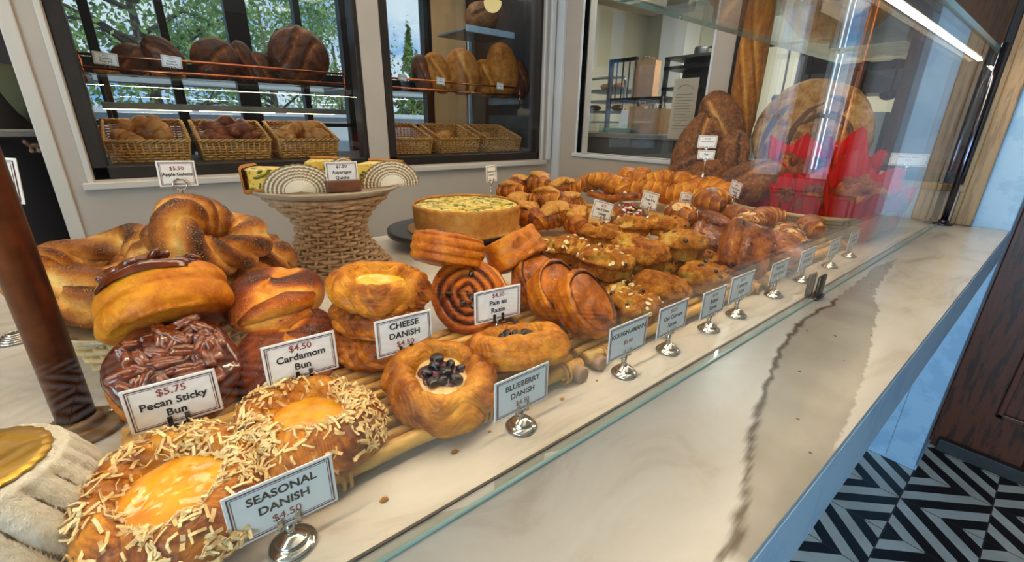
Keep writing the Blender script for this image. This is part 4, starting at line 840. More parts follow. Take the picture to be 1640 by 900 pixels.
def g_roll(a, b, c, seed, slash=True):
    def dsp(U): return .10*(fbm(U, 2.2, seed)-.5)-(.10*np.exp(-((U[..., 1]-.15*np.sin(3*U[..., 0]))/.10)**2)*(U[..., 2] > .2)*(np.abs(U[..., 0]) < .75) if slash else 0)
    def bk(U, d): return .42+.5*(fbm(U, 3, seed+2)-.45)+.18*U[..., 2]-(.35*np.exp(-((U[..., 1]-.15*np.sin(3*U[..., 0]))/.12)**2)*(U[..., 2] > .2) if slash else 0)
    g = ball(a, b, c, 28, 18, dsp, bk, p=.92); return g.mv(0, 0, c*.95)
def g_loaf(a, b, c, seed, cuts=((0, .12),), n=80, m=48, curve=.15, depth=.07, dark=.3):
    """hearth loaf with curved scored cuts along x"""
    def cut(U):
        s = 0
        for off, wd in cuts: s = np.maximum(s, np.exp(-((U[..., 1]-off-curve*np.sin(2.2*U[..., 0]))/wd)**2)*sstep(.92, .7, np.abs(U[..., 0])))
        return s*(U[..., 2] > 0)
    def lip(U):
        s = 0
        for off, wd in cuts: s = np.maximum(s, np.exp(-((U[..., 1]-off-wd*1.9-curve*np.sin(2.2*U[..., 0]))/(wd*.7))**2)*sstep(.92, .7, np.abs(U[..., 0])))
        return s*(U[..., 2] > 0)
    def dsp(U): return .07*(fbm(U, 2, seed)-.5)-depth*cut(U)+depth*.7*lip(U)
    def bk(U, d): return .48+.5*(fbm(U, 2.6, seed+3)-.45)-dark*cut(U)+.2*lip(U)
    return ball(a, b, c, n, m, dsp, bk, p=.94)
def face_cam(px, py, up=.0, side=.0):
    """a direction in the world that points back along the view through a pixel, raised and turned a little"""
    d = -ray(px, py); d /= np.linalg.norm(d); d = d+up*np.array([0, 0, 1])+side*CM[0]; return d/np.linalg.norm(d)
def put(o, px, py, z, rot=None, h=0.0):
    """stand the thing where the view through the pixel meets height z (h: how far its base lies below that along its own axis)"""
    p = onz(px, py, z)
    if rot is not None: pose(o, rot)
    q = rot if isinstance(rot, Quaternion) else (Euler([math.radians(a) for a in rot]).to_quaternion() if rot else Quaternion())
    o.location = Vector(p)-q @ Vector((0, 0, h)); return o
# ---------------------------------------------------------------- cane trays
def tray(label, x0, x1, y0, y1, n, seed=0):
    rs = np.random.RandomState(seed); t = thing('bamboo_tray', label, 'tray', ((x0+x1)/2, (y0+y1)/2, ZC), group='cane trays under the pastries'); hx = (x1-x0)/2; hy = (y1-y0)/2; f = None
    for i in range(n):
        y = -hy+.006+i*(2*hy-.012)/(n-1); r = .0085 if i == 0 else .0058
        xs = np.linspace(-hx, hx, 14); path = np.stack([xs, np.full(14, y)+.0012*rs.normal(0, 1, 14).cumsum()*.25, np.full(14, .0155)], 1)
        mk('cane', tube(path, r*(1+.05*rs.normal(0, 1, 14)), 10), M['bamboo'], t)
    for x in (-hx+.03, -hx*.33, hx*.33, hx-.03):
        mk('cross_bar', tube([[x, -hy, .0068], [x, 0, .0068], [x, hy, .0068]], .0045, 8), M['bamboo'], t)
        for y in (-hy+.004, hy-.004):
            for d in (-.003, .003):
                a = np.linspace(0, 2*np.pi, 20, endpoint=False); mk('cane_tie', tube(np.stack([np.full(20, x+d)+.001*np.cos(a), y+.0115*np.cos(a), .0125+.0115*np.sin(a)], 1), .0017, 6, closed=True), M['tie'], t)
    for x in (-hx+.012, hx-.012):
        for y in (-hy+.001, hy-.001): mk('foot', lathe([(0, -.004), (.009, -.004), (.0105, 0), (.0105, .012), (.009, .014), (0, .014)], 16, 14, smooth=False).xf(R3(90, 0, 0)).mv(x, y, .0105), M['wood_foot'], t)
    return t
tray('cane tray at the front left under the buns and danishes', -.072, .375, .318, .505, 11, 1)
tray('cane tray in the middle under the scones', .392, .872, .322, .60, 15, 2)
tray('cane tray on the right under the croissants', .89, 1.40, .322, .62, 14, 3)

# ---------------------------------------------------------------- danishes and buns of the first tray
d = make_danish('seasonal_danish', 'coconut topped danish with orange glaze behind the SEASONAL DANISH sign, nearest the camera', 3, 'jam', .066, .040, 7, .07, 'coconut danishes', hole=.46); put(d, 283, 775, ZC+.045, (6, -8, 20)); d.location[2] = ZC+.0195
def coco(d, seed):
    cr = [c for c in d.children if c.name.startswith('crust')][0].data; v = np.zeros(len(cr.vertices)*3); cr.vertices.foreach_get('co', v); v = v.reshape(-1, 3); q = np.array([p.vertices[:] for p in cr.polygons])
    f = flat('coconut_flakes', flakes_on(G(v, q), 900, seed, .008, lambda C: np.hypot(C[:, 0], C[:, 1]) > .026), M['coconut'], d); f['kind'] = 'stuff'
coco(d, 5)
d = make_danish('seasonal_danish', 'coconut topped danish with yellow glaze, between the Cardamom Bun sign and the front edge', 8, 'jam', .066, .040, 7, .06, 'coconut danishes', hole=.46); put(d, 492, 672, ZC+.045, (4, 2, 60)); d.location[2] = ZC+.022; coco(d, 9)
d = make_danish('blueberry_danish', 'blueberry danish with a heap of dark berries, left of its sign', 12, 'berry', .062, .040, 7, .05, 'blueberry danishes'); put(d, 704, 610, ZC+.04, (12, -2, 0)); d.location[2] = ZC+.0235
d = make_danish('blueberry_danish', 'tilted blueberry danish leaning on another, in front of the Pain au Raisin sign', 15, 'berry', .060, .040, 5, .09, 'blueberry danishes'); put(d, 832, 548, ZC+.055, (14, 12, 130)); d.location[2] = ZC+.029
for k, (lab, px, py, z, r) in enumerate((('bottom cheese danish of the stack of three', 612, 540, ZC+.024, (0, 0, 0)), ('middle cheese danish of the stack of three', 606, 520, ZC+.058, (2, 3, 80)), ('top cheese danish of the stack, with its round yellow custard centre showing', 605, 462, ZC+.091, (8, 4, 20)))):
    d = make_danish('cheese_danish', lab, 20+k, 'cheese', .062, .036, 13, .05, 'cheese danishes'); p = onz(605, 455, ZC+.112); d.location = (p[0]-.004+.003*k, p[1]-.004+.004*k, z); pose(d, r)
# pecan sticky buns
t = thing('pecan_sticky_bun', 'lower pecan sticky bun with its glossy nut top facing out behind the sign', 'sticky bun', group='pecan buns'); mk('bun', g_bun(.056, .052, 4), M['bun'], t)
mk('caramel_glaze', lathe([(.0545, .030), (.0545, .046), (.047, .054), (.03, .0555), (0, .056)], 64, 24, lambda th, s, P: .006*(fbm(P, 40, 2)-.5), None, lambda th: 1+.04*np.sin(2*th+4)+.03*np.sin(6*th)), M['caramel'], t); add_pecans(t, 56, .043, .058, 3)
put(t, 282, 585, ZC+.072, axis(face_cam(282, 585, .55, -.05), 30), .05)
t = thing('pecan_sticky_bun', 'upper pecan sticky bun lying on the other with its golden layered side showing', 'sticky bun', group='pecan buns'); mk('bun', g_bun(.056, .056, 9, 4), M['bun'], t)
mk('caramel_glaze', lathe([(.0545, .044), (.0535, .053), (.046, .058), (.03, .0595), (0, .06)], 64, 24, lambda th, s, P: .006*(fbm(P, 40, 5)-.5)), M['caramel'], t); add_pecans(t, 34, .046, .0605, 8)
put(t, 266, 484, ZC+.116, axis((-.05, .66, .75), 200), .030)
# cardamom buns
t = thing('cardamom_bun', 'lower cardamom bun, dark and sugared, behind the Cardamom Bun sign', 'bun', group='cardamom buns'); mk('knotted_dough', g_knot(.060, .062, 2), M['sugar'], t); put(t, 463, 556, ZC+.056, axis((-.1, -.42, .9), 40), .034)
t = thing('cardamom_bun', 'upper cardamom bun with an open folded side, resting on the darker bun', 'bun', group='cardamom buns'); mk('knotted_dough', g_knot(.063, .046, 5), M['sugar'], t)
mk('dough_strand', tube([[-.038, -.045, .016], [-.02, -.056, .030], [.012, -.054, .036], [.034, -.044, .030], [.03, -.048, .018], [.0, -.060, .014], [-.03, -.05, .012]], [.006, .010, .013, .010, .009, .009, .005], 14, bake=lambda ph, u, P: .35+.3*np.sin(ph)+.3*(fbm(P, 40, 1)-.5)), M['sugar'], t)
put(t, 441, 474, ZC+.098, axis((-.04, -.12, 1), -8), .02)
# raisin rolls
t = make_raisin('raisin roll with its dark glazed spiral facing out, behind the Pain au Raisin sign', 2); put(t, 752, 474, ZC+.062, axis(face_cam(752, 474, .35, -.05), 100), .018)
t = make_raisin('raisin roll leaning on edge behind the other, its layered side showing', 6, .055, .046); put(t, 716, 404, ZC+.118, axis((.32, .2, .92), 30), .02)
# kouign-amanns leaning on one another
kg = lambda lab, s, R=.047, H=.040: (lambda o: tag(o, lab, 'caramelised pastry', 'kouign-amanns'))(mk('kouign_amann', g_kouign(R, H, s), M['kouign']))
put(kg('front caramelised round pastry, its whole flat face turned right', 1, .050), 935, 489, ZC+.066, axis((.22, -.72, .62), 10), .022)
put(kg('second caramelised round pastry from the front, half hidden by the first', 2, .049), 890, 470, ZC+.066, axis((.16, -.74, .6), 50), .022)
put(kg('third caramelised round pastry from the front, beside the raisin roll', 3, .048), 862, 450, ZC+.070, axis((.1, -.70, .66), 90), .022)
put(kg('rear caramelised round pastry, tilted up with its side towards us', 4, .050, .048), 822, 397, ZC+.112, axis((.18, -.52, -.83), 140), .02)

# ---------------------------------------------------------------- scones
def scone(lab, kind, seed, px, py, z, R=.046, H=.046, rot=(0, 0, 0)):
    t = thing('scone', lab, 'scone', group={'oat': 'oat scones', 'butter': 'butter scones', 'cran': 'cranberry scones'}[kind]); g = g_scone(R, H, seed); mk('crumb', g, M['scone'], t)
    if kind == 'oat':
        OB[0] = bits_on(t, g, 'oat_flake', OB[0] if OB[0] else OATM(), M['oat'], 26, seed, H*.5)
        bits_on(t, g, 'currant', ball(.0035, .003, .0026, 10, 8), M['raisin'], 4, seed+1, H*.1)
    if kind == 'cran': bits_on(t, g, 'cranberry', ball(.0045, .004, .0035, 12, 8), M['raisin'], 7, seed+1, H*.1)
    return put(t, px, py, z, rot, H*.5)
zl, zu = ZC+.046, ZC+.083
scone('oat scone in front of the Oat Currant Scone sign, at the tray edge', 'oat', 1, 1012, 486, zl, .045, .046, (10, 8, 0))
scone('large oat scone in the middle, with pale flakes over its dome', 'oat', 2, 970, 420, zu, .050, .052, (4, 6, 60))
scone('oat scone behind the caramelised pastries', 'oat', 3, 906, 398, zu+.006, .046, .044, (0, 4, 120))
scone('butter scone behind its sign, with a pale split across the top', 'butter', 4, 1062, 464, zl, .047, .046, (8, 0, 30))
scone('butter scone atop the pile right of the large oat scone', 'butter', 5, 1024, 405, zu+.002, .051, .052, (6, -4, 10))
scone('butter scone at the back left of the scones', 'butter', 6, 962, 376, zu+.004, .045, .042, (0, 0, 80))
scone('butter scone at the back, under the ham and cheese sign', 'butter', 7, 1012, 362, zu, .045, .042, (0, 0, 150))
scone('cranberry scone behind the Cranberry Scone sign, low in the front row', 'cran', 8, 1125, 444, zl, .048, .046, (8, 0, 200))
scone('cranberry scone with a dark waist, on top right of the pile', 'cran', 9, 1090, 392, zu+.002, .052, .052, (2, 4, 40))
scone('cranberry scone at the back centre of the scones', 'cran', 10, 1072, 362, zu, .05, .044, (0, 0, 250))
scone('hidden lower oat scone under the large one', 'oat', 11, 968, 452, zl-.002, .046, .044, (0, 0, 10))
scone('lower butter scone between the two rows', 'butter', 12, 1040, 430, zl-.002, .046, .044, (0, 0, 70))
scone('lower cranberry scone left of the chocolate pastry', 'cran', 13, 1110, 415, zl-.002, .046, .044, (0, 0, 170))
scone('lower scone under the rear oat scone', 'oat', 14, 905, 420, zl-.004, .044, .042, (0, 0, 220))

# ---------------------------------------------------------------- viennoiserie of the third tray
def choc(lab, seed, px, py, z, rot, s=1.0, h=.024):
    o = mk('pain_au_chocolat', g_chocolat(.112*s, .082*s, .050*s, seed), M['chocolat']); tag(o, lab, 'chocolate pastry', 'chocolate pastries'); return put(o, px, py, z, rot, h)
choc('glossy dark chocolate croissant, the big square one tilted to the front', 1, 1190, 402, ZC+.064, axis((-.46, -.60, .66), 30), 1.12)
choc('chocolate croissant just behind the big square one', 2, 1248, 400, ZC+.05, (10, -14, 30))
choc('chocolate croissant at the back, under the scones sign', 3, 1140, 360, ZC+.072, (8, -8, 60))
choc('dark chocolate croissant between the cranberry scones and the big square one', 5, 1130, 385, ZC+.056, (20, -10, 20))
def crois(name, lab, seed, px, py, z, rot, Ln=.13, R=.031, mat='croissant', almond=0, group='croissants', cat='croissant', bend=.75, s=1.0, cheese=False):
    t = thing(name, lab, cat, group=group); g = g_croissant(Ln, R, seed, bend); mk('pastry', g, M[mat], t)
    if almond: AB[0] = bits_on(t, g, 'almond_flake', AB[0] if AB[0] else ALM(), M['almond'], almond, seed, R*1.1, lift=.0012)
    if cheese:
        mk('melted_cheese', tube(resample([[-Ln*.30, -Ln*.02, R*1.36], [-Ln*.1, Ln*.08, R*1.66], [Ln*.08, Ln*.10, R*1.64], [Ln*.31, Ln*.0, R*1.34]], 24), R*(.35+.6*np.sin(np.linspace(.15, 3.0, 24))), 20, flat=.34, disp=lambda ph, u, p: .9*(fbm(np.stack([np.cos(ph)+0*u, np.sin(ph)+0*u, 8*u+0*ph], -1), 3, seed)-.5), up=(0, 0, 1)), M['melt'], t)
    return put(t, px, py, z, rot, R*.8)
crois('croissant', 'plain croissant at the right end of the third tray', 1, 1308, 365, ZC+.062, (0, 0, 20))
crois('croissant', 'plain croissant farther back beside the ribbed basket', 2, 1232, 350, ZC+.066, (0, 0, -10))
crois('croissant', 'almond croissant with pale flakes at the front of the third tray', 3, 1272, 384, ZC+.058, (0, -6, 30), almond=30, group='almond croissants', R=.033)
crois('croissant', 'almond croissant behind the big square chocolate croissant', 4, 1205, 362, ZC+.066, (0, 0, 10), almond=30, group='almond croissants')
crois('croissant', 'almond croissant at the back with a frosted top, under the small signs', 5, 1098, 345, ZC+.092, (0, 0, 40), almond=34, group='almond croissants', R=.034)
crois('croissant', 'plain croissant standing behind the frosted almond one', 6, 1140, 325, ZC+.100, (10, 0, 50), R=.034)
crois('croissant', 'plain croissant low at the back between tray and basket', 7, 1180, 345, ZC+.066, (0, 0, 80))
# ---------------------------------------------------------------- savoury pastries at the back
bs = thing('bamboo_platter', 'woven cane platter under the ham and cheese croissants', 'platter', (.93, .93, ZC+.001)); mk('weave', lathe([(0, 0), (.24, 0), (.27, .012), (.275, .030), (.268, .031), (.262, .016), (.235, .006), (0, .005)], 72, 40, lambda th, s, P: .0022*np.sin(36*th)*np.sign(np.sin(s*80)), None, lambda th: 1+.05*np.sin(2*th)), M['bamboo'], bs)
mk('rim', tube([[.272*1.03*math.cos(a), .272*math.sin(a), .031] for a in np.linspace(0, 6.283, 72, endpoint=False)], .006, 8, closed=True), M['tie'], bs)
hp = [(838, 300, .085, 15), (868, 296, .105, 60), (905, 305, .100, -20), (838, 330, .060, 30), (880, 322, .082, 100), (918, 330, .070, 10), (850, 345, .050, 70), (893, 350, .055, -30), (930, 352, .050, 40), (822, 308, .07, 90)]
for i, (px, py, z, a) in enumerate(hp):
    crois('ham_and_cheese_croissant', 'ham and cheese croissant with melted pale cheese, in the pile right of the quiche', 30+i, px, py, ZC+z, (10*math.sin(i*2.1), 14*math.cos(i*1.3), a), .135, .036, 'bun' if i % 3 == 0 else 'croissant', group='ham and cheese croissants', cheese=True)
bs2 = thing('bamboo_platter', 'woven cane platter under the tomato tarts and seeded croissants', 'platter', (1.43, .86, ZC+.001)); mk('weave', lathe([(0, 0), (.22, 0), (.25, .012), (.255, .028), (.248, .029), (.24, .014), (.21, .006), (0, .005)], 72, 40, lambda th, s, P: .0022*np.sin(36*th)*np.sign(np.sin(s*80)), None, lambda th: 1+.04*np.sin(2*th)), M['bamboo'], bs2)
def tart(lab, seed, px, py, z, rot=(0, 0, 0)):
    t = thing('vegetable_tart', lab, 'tart', group='tomato and feta tarts'); R = .056
    g = lathe([(0, 0), (R*.85, 0), (R, .006), (R*.98, .017), (R*.85, .022), (R*.74, .016), (R*.4, .014), (0, .014)], 70, 40, lambda th, s, P: .006*(fbm(P, 40, seed)-.5), lambda th, s, P, D: .5+.6*(fbm(P, 40, seed+1)-.45)+.2*sstep(.5, .6, s), lambda th: 1+.06*np.sin(2*th+seed)); mk('crust', g, M['danish'], t)
    s1 = lambda C: np.hypot(C[:, 0], C[:, 1]) < R*.8
    bits_on(t, g, 'tomato_slice', box(0, 0, .002, .026, .011, .005, .002), M['tomato'], 4, seed, .01, sel=s1, lift=.001)
    bits_on(t, g, 'squash_slice', lathe([(0, 0), (.011, 0), (.0115, .0015), (0, .003)], 16, 8, smooth=False), M['zucchini'], 3, seed+1, .01, sel=s1, lift=.002)
    bits_on(t, g, 'feta_crumb', ball(.005, .004, .004, 10, 8, lambda U: .5*(fbm(U, 2, 1)-.5)), M['feta'], 12, seed+2, .01, sel=s1, lift=.004)
    bits_on(t, g, 'herb_leaf', box(0, 0, .001, .010, .004, .0012, .0005), M['herb'], 10, seed+3, .01, sel=s1, lift=.006)
    return put(t, px, py, z, rot, .015)
tart('tomato and feta tart nearest, with a red tomato strip, between two small signs', 1, 1010, 338, ZC+.052, (18, -4, 20))
tart('tomato and feta tart at the back left beside the ham croissants', 2, 962, 312, ZC+.05, (12, 0, 80))
tart('tomato and feta tart with an orange slice, behind the ham and cheese sign', 3, 998, 314, ZC+.07, (14, 4, 150))
tart('tomato and feta tart lying low with only its rim showing', 4, 992, 356, ZC+.036, (16, 0, 250))
sp = [(948, 294, .072), (968, 292, .088), (988, 296, .085), (1008, 300, .080), (1030, 304, .075), (1052, 305, .078), (1012, 286, .105), (1034, 286, .112), (1056, 288, .112), (1080, 292, .105), (1100, 292, .112), (1125, 300, .10), (1096, 308, .082), (1150, 302, .10), (1166, 312, .085), (1072, 310, .07), (1130, 316, .08)]
for i, (px, py, z) in enumerate(sp):
    crois('seeded_croissant', 'seeded savoury croissant in the long heap below the kitchen window', 50+i, px, py, ZC+z, (12*math.sin(i*2.3), 10*math.cos(i*3.1), 75+70*math.sin(i*1.7)), .135, .041, 'seeded', group='seeded croissants')
back(965, 337, .70, 'small tilted white sign reading Ham & Cheese Croissant', [('$6.00', Rr, .0085, .011, 0), ('Ham & Cheese', I, .0085, .001, .012), ('Croissant', I, .0085, -.009, .012)], .078, .044, 15)
back(1041, 321, .74, 'small tilted white sign left of the narrow ones in front of the seeded croissants', [('$6.00', Rr, .0085, .011, 0), ('Tomato & Feta', I, .0085, .001, .012), ('Tart', I, .0085, -.009, .012)], .082, .048, 14)
back(1098, 321, .66, 'narrow white sign leaning on the seeded croissants', [('$5.00', Rr, .008, .011, 0), ('Everything', I, .0085, .001, .012), ('Croissant', I, .0082, -.009, .012)], .064, .044, 8)
back(1139, 312, .62, 'upright white sign right of the narrow one, before the seeded croissants', [('Sesame', I, .0095, .006, .012), ('Croissant', I, .0085, -.005, .012)], .060, .040, 4)
back(1178, 303, .62, 'beige sign at the right end of the seeded croissants', [('$4.75', Rr, .008, .011, 0), ('Ham & Gruyere', I, .0082, .001, .012), ('Croissant', I, .0082, -.009, .012)], .074, .046, 15)
back(787, 278, 1.0, 'small upright sign on a thin stem behind the whole quiche', [('Asparagus', I, .0065, .006, .012), ('Quiche', I, .007, -.003, .012)], .036, .044, -4)
# ---------------------------------------------------------------- quiche on slate, quiche slices on the tall wicker stand
q0 = onz(748, 338, ZC+.085)
t = thing('slate_stand', 'low black slate stand under the whole quiche', 'cake stand', (q0[0]-.035, q0[1]+.04, ZC)); mk('disc', lathe([(0, .026), (.155, .026), (.159, .030), (.159, .038), (.156, .041), (0, .041)], 80, 24, smooth=False), M['slate'], t); mk('foot', lathe([(0, .001), (.07, .001), (.06, .012), (.04, .026), (0, .026)], 40, 16), M['slate'], t)
t = thing('cake_card', 'scalloped gilt card between the quiche and the slate', 'cake card', (q0[0]-.008, q0[1]+.008, ZC+.0415)); mk('card', lathe([(0, 0), (.150, 0), (.152, .0015), (.150, .003), (0, .003)], 160, 16, None, None, lambda th: 1+.012*np.abs(np.sin(30*th)), smooth=False), M['doily'], t)
t = thing('quiche', 'whole round quiche with a green flecked yellow top', 'quiche', (q0[0], q0[1], ZC+.045)); R = .139
mk('crust', lathe([(0, 0), (R*.94, 0), (R*.97, .004), (R*1.0, .056), (R*.995, .062), (R*.975, .064), (R*.955, .060), (R*.94, .050), (0, .045)], 140, 60, lambda th, s, P: .0022*(fbm(P, 60, 3)-.5)+.0018*(fbm(P, 140, 5)-.5), lambda th, s, P, D: .30+.5*(fbm(P, 30, 4)-.42)+.35*sstep(.66, .72, s)*sstep(.86, .76, s)*fbm(P, 50, 6)), M['quiche_crust'], t)
mk('filling', lathe([(R*.955, .050), (R*.95, .0575), (R*.8, .060), (R*.5, .0605), (0, .060)], 90, 40, lambda th, s, P: .004*(fbm(P, 40, 7)-.5)), M['quiche_fill'], t)

def wicker_stand(name, label, loc, prof, rows, stakes, r, mat, cat='stand'):
    """woven stand: weavers passing in front of and behind upright stakes"""
    t = thing(name, label, cat, loc); P = resample(prof, rows, True); gs = []; rs = np.random.RandomState(4)
    n = stakes*5; a = np.linspace(0, 2*np.pi, n, endpoint=False)
    for i, (R, z) in enumerate(P):
        w = r*1.35*np.cos(a*stakes/2+np.pi*(i % 2)); jit = .0012*np.cumsum(rs.normal(0, 1, n))*.15; jit -= np.linspace(0, jit[-1], n)
        gs.append(tube(np.stack([(R+w)*np.cos(a), (R+w)*np.sin(a), z+jit], 1), r*(1+.12*np.sin(5*a+i)), 7, closed=True, up=(0, 0, 1)))
    mk('weavers', joined(gs), M[mat], t); st = []
    Q = resample(prof, 24, True)
    for k in range(stakes):
        b = 2*np.pi*(k+.0)/stakes*1.0; st.append(tube(np.stack([Q[:, 0]*math.cos(b), Q[:, 0]*math.sin(b), Q[:, 1]], 1), r*.9, 6))
    mk('stakes', joined(st), M[mat], t); return t
w0 = np.array([.276, .952])
t = wicker_stand('wicker_stand', 'tall waisted whitewashed wicker stand holding the quiche slices', (w0[0], w0[1], ZC), [(.112, .005), (.106, .014), (.088, .036), (.072, .062), (.066, .085), (.071, .108), (.087, .130), (.107, .148), (.115, .157)], 24, 22, .0040, 'wicker')
mk('top_rim', tube([[.117*math.cos(a), .117*math.sin(a), .158] for a in np.linspace(0, 6.283, 60, endpoint=False)], .005, 8, closed=True), M['wicker'], t)
mk('base_rim', tube([[.113*math.cos(a), .113*math.sin(a), .006] for a in np.linspace(0, 6.283, 60, endpoint=False)], .0055, 8, closed=True), M['wicker'], t)
zp = ZC+.1635
pl = mk('stoneware_plate', lathe([(0, 0), (.115, 0), (.134, .003), (.147, .010), (.1485, .0135), (.147, .0155), (.137, .0125), (.125, .010), (0, .010)], 90, 40), M['plate'], None, (w0[0], w0[1], zp)); tag(pl, 'wide greige plate on top of the tall wicker stand', 'plate')
ztop = zp+.0105
def quiche_slice(lab, x, y, rz, seed, turn=0, ox=0, oy=0):
    WX = T3(ox, oy, 0) @ R3(0, 0, turn)
    t = thing('quiche_slice', lab, 'quiche slice', (x, y, ztop), (0, 0, rz), group='quiche slices'); ang = .95; R = .115; aa = np.linspace(-ang/2, ang/2, 20)
    out = [(0, 0)]+[(R*math.cos(a), R*math.sin(a)) for a in aa]; inn = [(.002, 0)]+[(R*.93*math.cos(a), R*.93*math.sin(a)) for a in aa]
    mk('crust', joined([slab(out, 0, .008), grid(np.stack([np.stack([np.full(20, r_)*np.cos(aa), np.full(20, r_)*np.sin(aa), np.full(20, z_)], 1) for r_, z_ in ((R*.92, .005), (R*1.0, .005), (R*1.015, .042), (R*.99, .047), (R*.93, .043))], 0))]).xf(WX), M['quiche_crust'], t, smooth=True)
    mk('filling', slab(inn, .006, .041).xf(WX), M['quiche_fill'], t, smooth=False)
    # pleated striped paper leaning round the slice
    n = 120; th = np.linspace(-.2, np.pi+.2, n); rr = np.linspace(.02, 1, 14)
    P = np.stack([np.stack([.055+.062*r_*np.cos(th), np.full(n, -.058-.012*(1-r_))+.0016*np.cos(th*38)*r_, np.clip(.048*r_*np.sin(th), -.004, 1)+.004+.0006*np.sin(th*38)], 1) for r_ in rr], 0)
    Pb = P+np.array([0, .0012, 0]); g = grid(P)+grid(Pb[::-1]); g = G(g.v, g.q, None, np.concatenate([np.repeat(rr, n), np.repeat(rr[::-1], n)])); mk('pleated_paper', g, M['pleat'], t); return t
def pleat_mat():
    m, t, p, out = new_mat('striped_pleated_paper'); lk = t.links.new
    a = N(t, 'ShaderNodeAttribute', attribute_name='bake'); x = N(t, 'ShaderNodeMath', operation='MULTIPLY'); x.inputs[1].default_value = 9; lk(a.outputs['Fac'], x.inputs[0])
    f = N(t, 'ShaderNodeMath', operation='FRACT'); lk(x.outputs[0], f.inputs[0]); r = ramp(t, [(.40, S(236, 224, 200)), (.52, S(150, 128, 96)), (.9, S(150, 128, 96))]); lk(f.outputs[0], r.inputs['Fac'])
    g = N(t, 'ShaderNodeMath', operation='GREATER_THAN'); g.inputs[1].default_value = .42; lk(a.outputs['Fac'], g.inputs[0]); mx = N(t, 'ShaderNodeMix', data_type='RGBA'); lk(g.outputs[0], mx.inputs['Factor']); mx.inputs['A'].default_value = S(240, 230, 212); lk(r.outputs[0], mx.inputs['B']); lk(mx.outputs['Result'], p.inputs['Base Color']); p.inputs['Roughness'].default_value = .7
    return m
M['pleat'] = pleat_mat()
s = ony(445, 288, .93); quiche_slice('quiche slice in striped pleated paper, left of the walnut sign block', s[0]-.015, .955, -12, 1, 172, .075, -.012)
s = ony(590, 286, .93); quiche_slice('quiche slice in striped pleated paper, right of the walnut sign block', s[0]-.02, .945, -4, 2, 28, -.01, -.01)
quiche_slice('quiche slice at the rear of the plate, mostly hidden by the others', .26, 1.045, 40, 3)
p = ony(552, 298, .855); t = thing('price_sign', 'asparagus quiche sign standing in a walnut block', 'price sign', (p[0], .862, ztop), (0, 0, -8)); mk('block', box(0, 0, .011, .062, .024, .021, .002), M['walnut'], t)
card_parts(t, .058, .038, [('$7.50', I, .0085, .0105, .014), ('Asparagus', I, .0085, .0, .014), ('Quiche', I, .0085, -.0105, .014)], .036)
# ---------------------------------------------------------------- sesame twists on the low stand
p0 = onz(268, 482, ZC+.065)
t = wicker_stand('rattan_stand', 'low pale rattan stand under the sesame twist plate', (p0[0], p0[1], ZC), [(.084, .004), (.087, .012), (.091, .024), (.096, .038), (.100, .050)], 9, 30, .0042, 'wickerpale')
mk('base_rim', tube([[.086*math.cos(a), .086*math.sin(a), .006] for a in np.linspace(0, 6.283, 60, endpoint=False)], .0055, 8, closed=True), M['wickerpale'], t)
pl = mk('stoneware_plate', lathe([(0, 0), (.10, 0), (.116, .003), (.127, .007), (.1285, .0105), (.127, .0125), (.118, .010), (.108, .008), (0, .008)], 90, 40), M['plate2'], None, (p0[0], p0[1], ZC+.0565)); tag(pl, 'speckled stoneware plate under the sesame twists', 'plate')
def twist(lab, seed, px, py, z, rot, R=.052, r=.020, turns=3.0):
    o = mk('sesame_twist', g_twist(R, r, seed, 3, turns), M['sesame']); tag(o, lab, 'bread twist', 'sesame twists'); return put(o, px, py, z, rot, .018)
zz = ZC+.066
twist('sesame twist ring at the left end of the plate, beside the bronze post', 1, 160, 440, zz+.045, (14, -6, 10), .058, .025, 2.3)
twist('sesame twist ring lying lowest at the left, only its lower rope showing', 2, 175, 482, zz+.016, (0, 0, 60), .050, .023, 2.3)
twist('topmost sesame twist ring, raised below the Apple Galette sign', 3, 336, 384, zz+.085, (38, 10, 30), .046, .023, 2.3)
twist('sesame twist ring in the middle under the topmost one', 4, 318, 412, zz+.05, (16, 6, 100), .052, .024, 2.3)
twist('sesame twist ring at the right end with a pale knot', 5, 398, 412, zz+.040, (10, -10, 150), .040, .022, 2.3)
twist('sesame twist ring low at the right, behind the cardamom bun', 6, 385, 440, zz+.018, (0, 0, 200), .046, .023, 2.3)
twist('sesame twist ring low in the middle behind the upper pecan bun', 7, 260, 435, zz+.028, (6, 0, 240), .050, .024, 2.3)
p = ony(284, 278, .83); t = thing('price_sign', 'Apple Galette sign held in a wire ring above the sesame twists', 'price sign', (p[0], .83, ZC+.066), (0, 0, 6))
hz = p[2]-ZC-.066; card_parts(t, .047, .037, [('$5.50', Rr, .0078, .0075, .004), ('Apple Galette', I, .0066, -.001, .014)], hz, rot=2)
a = np.linspace(0, 4*np.pi, 60); mk('wire_ring', tube(np.stack([.0085*np.cos(a), -.0028+.0012*a/12.6, hz-.016+.0085*np.sin(a)], 1), .0011, 8), M['chrome'], t)
mk('wire_stem', tube([[.001, -.001, hz-.0245], [.003, 0, hz*.5], [.004, 0, 0]], .0014, 8), M['chrome'], t)
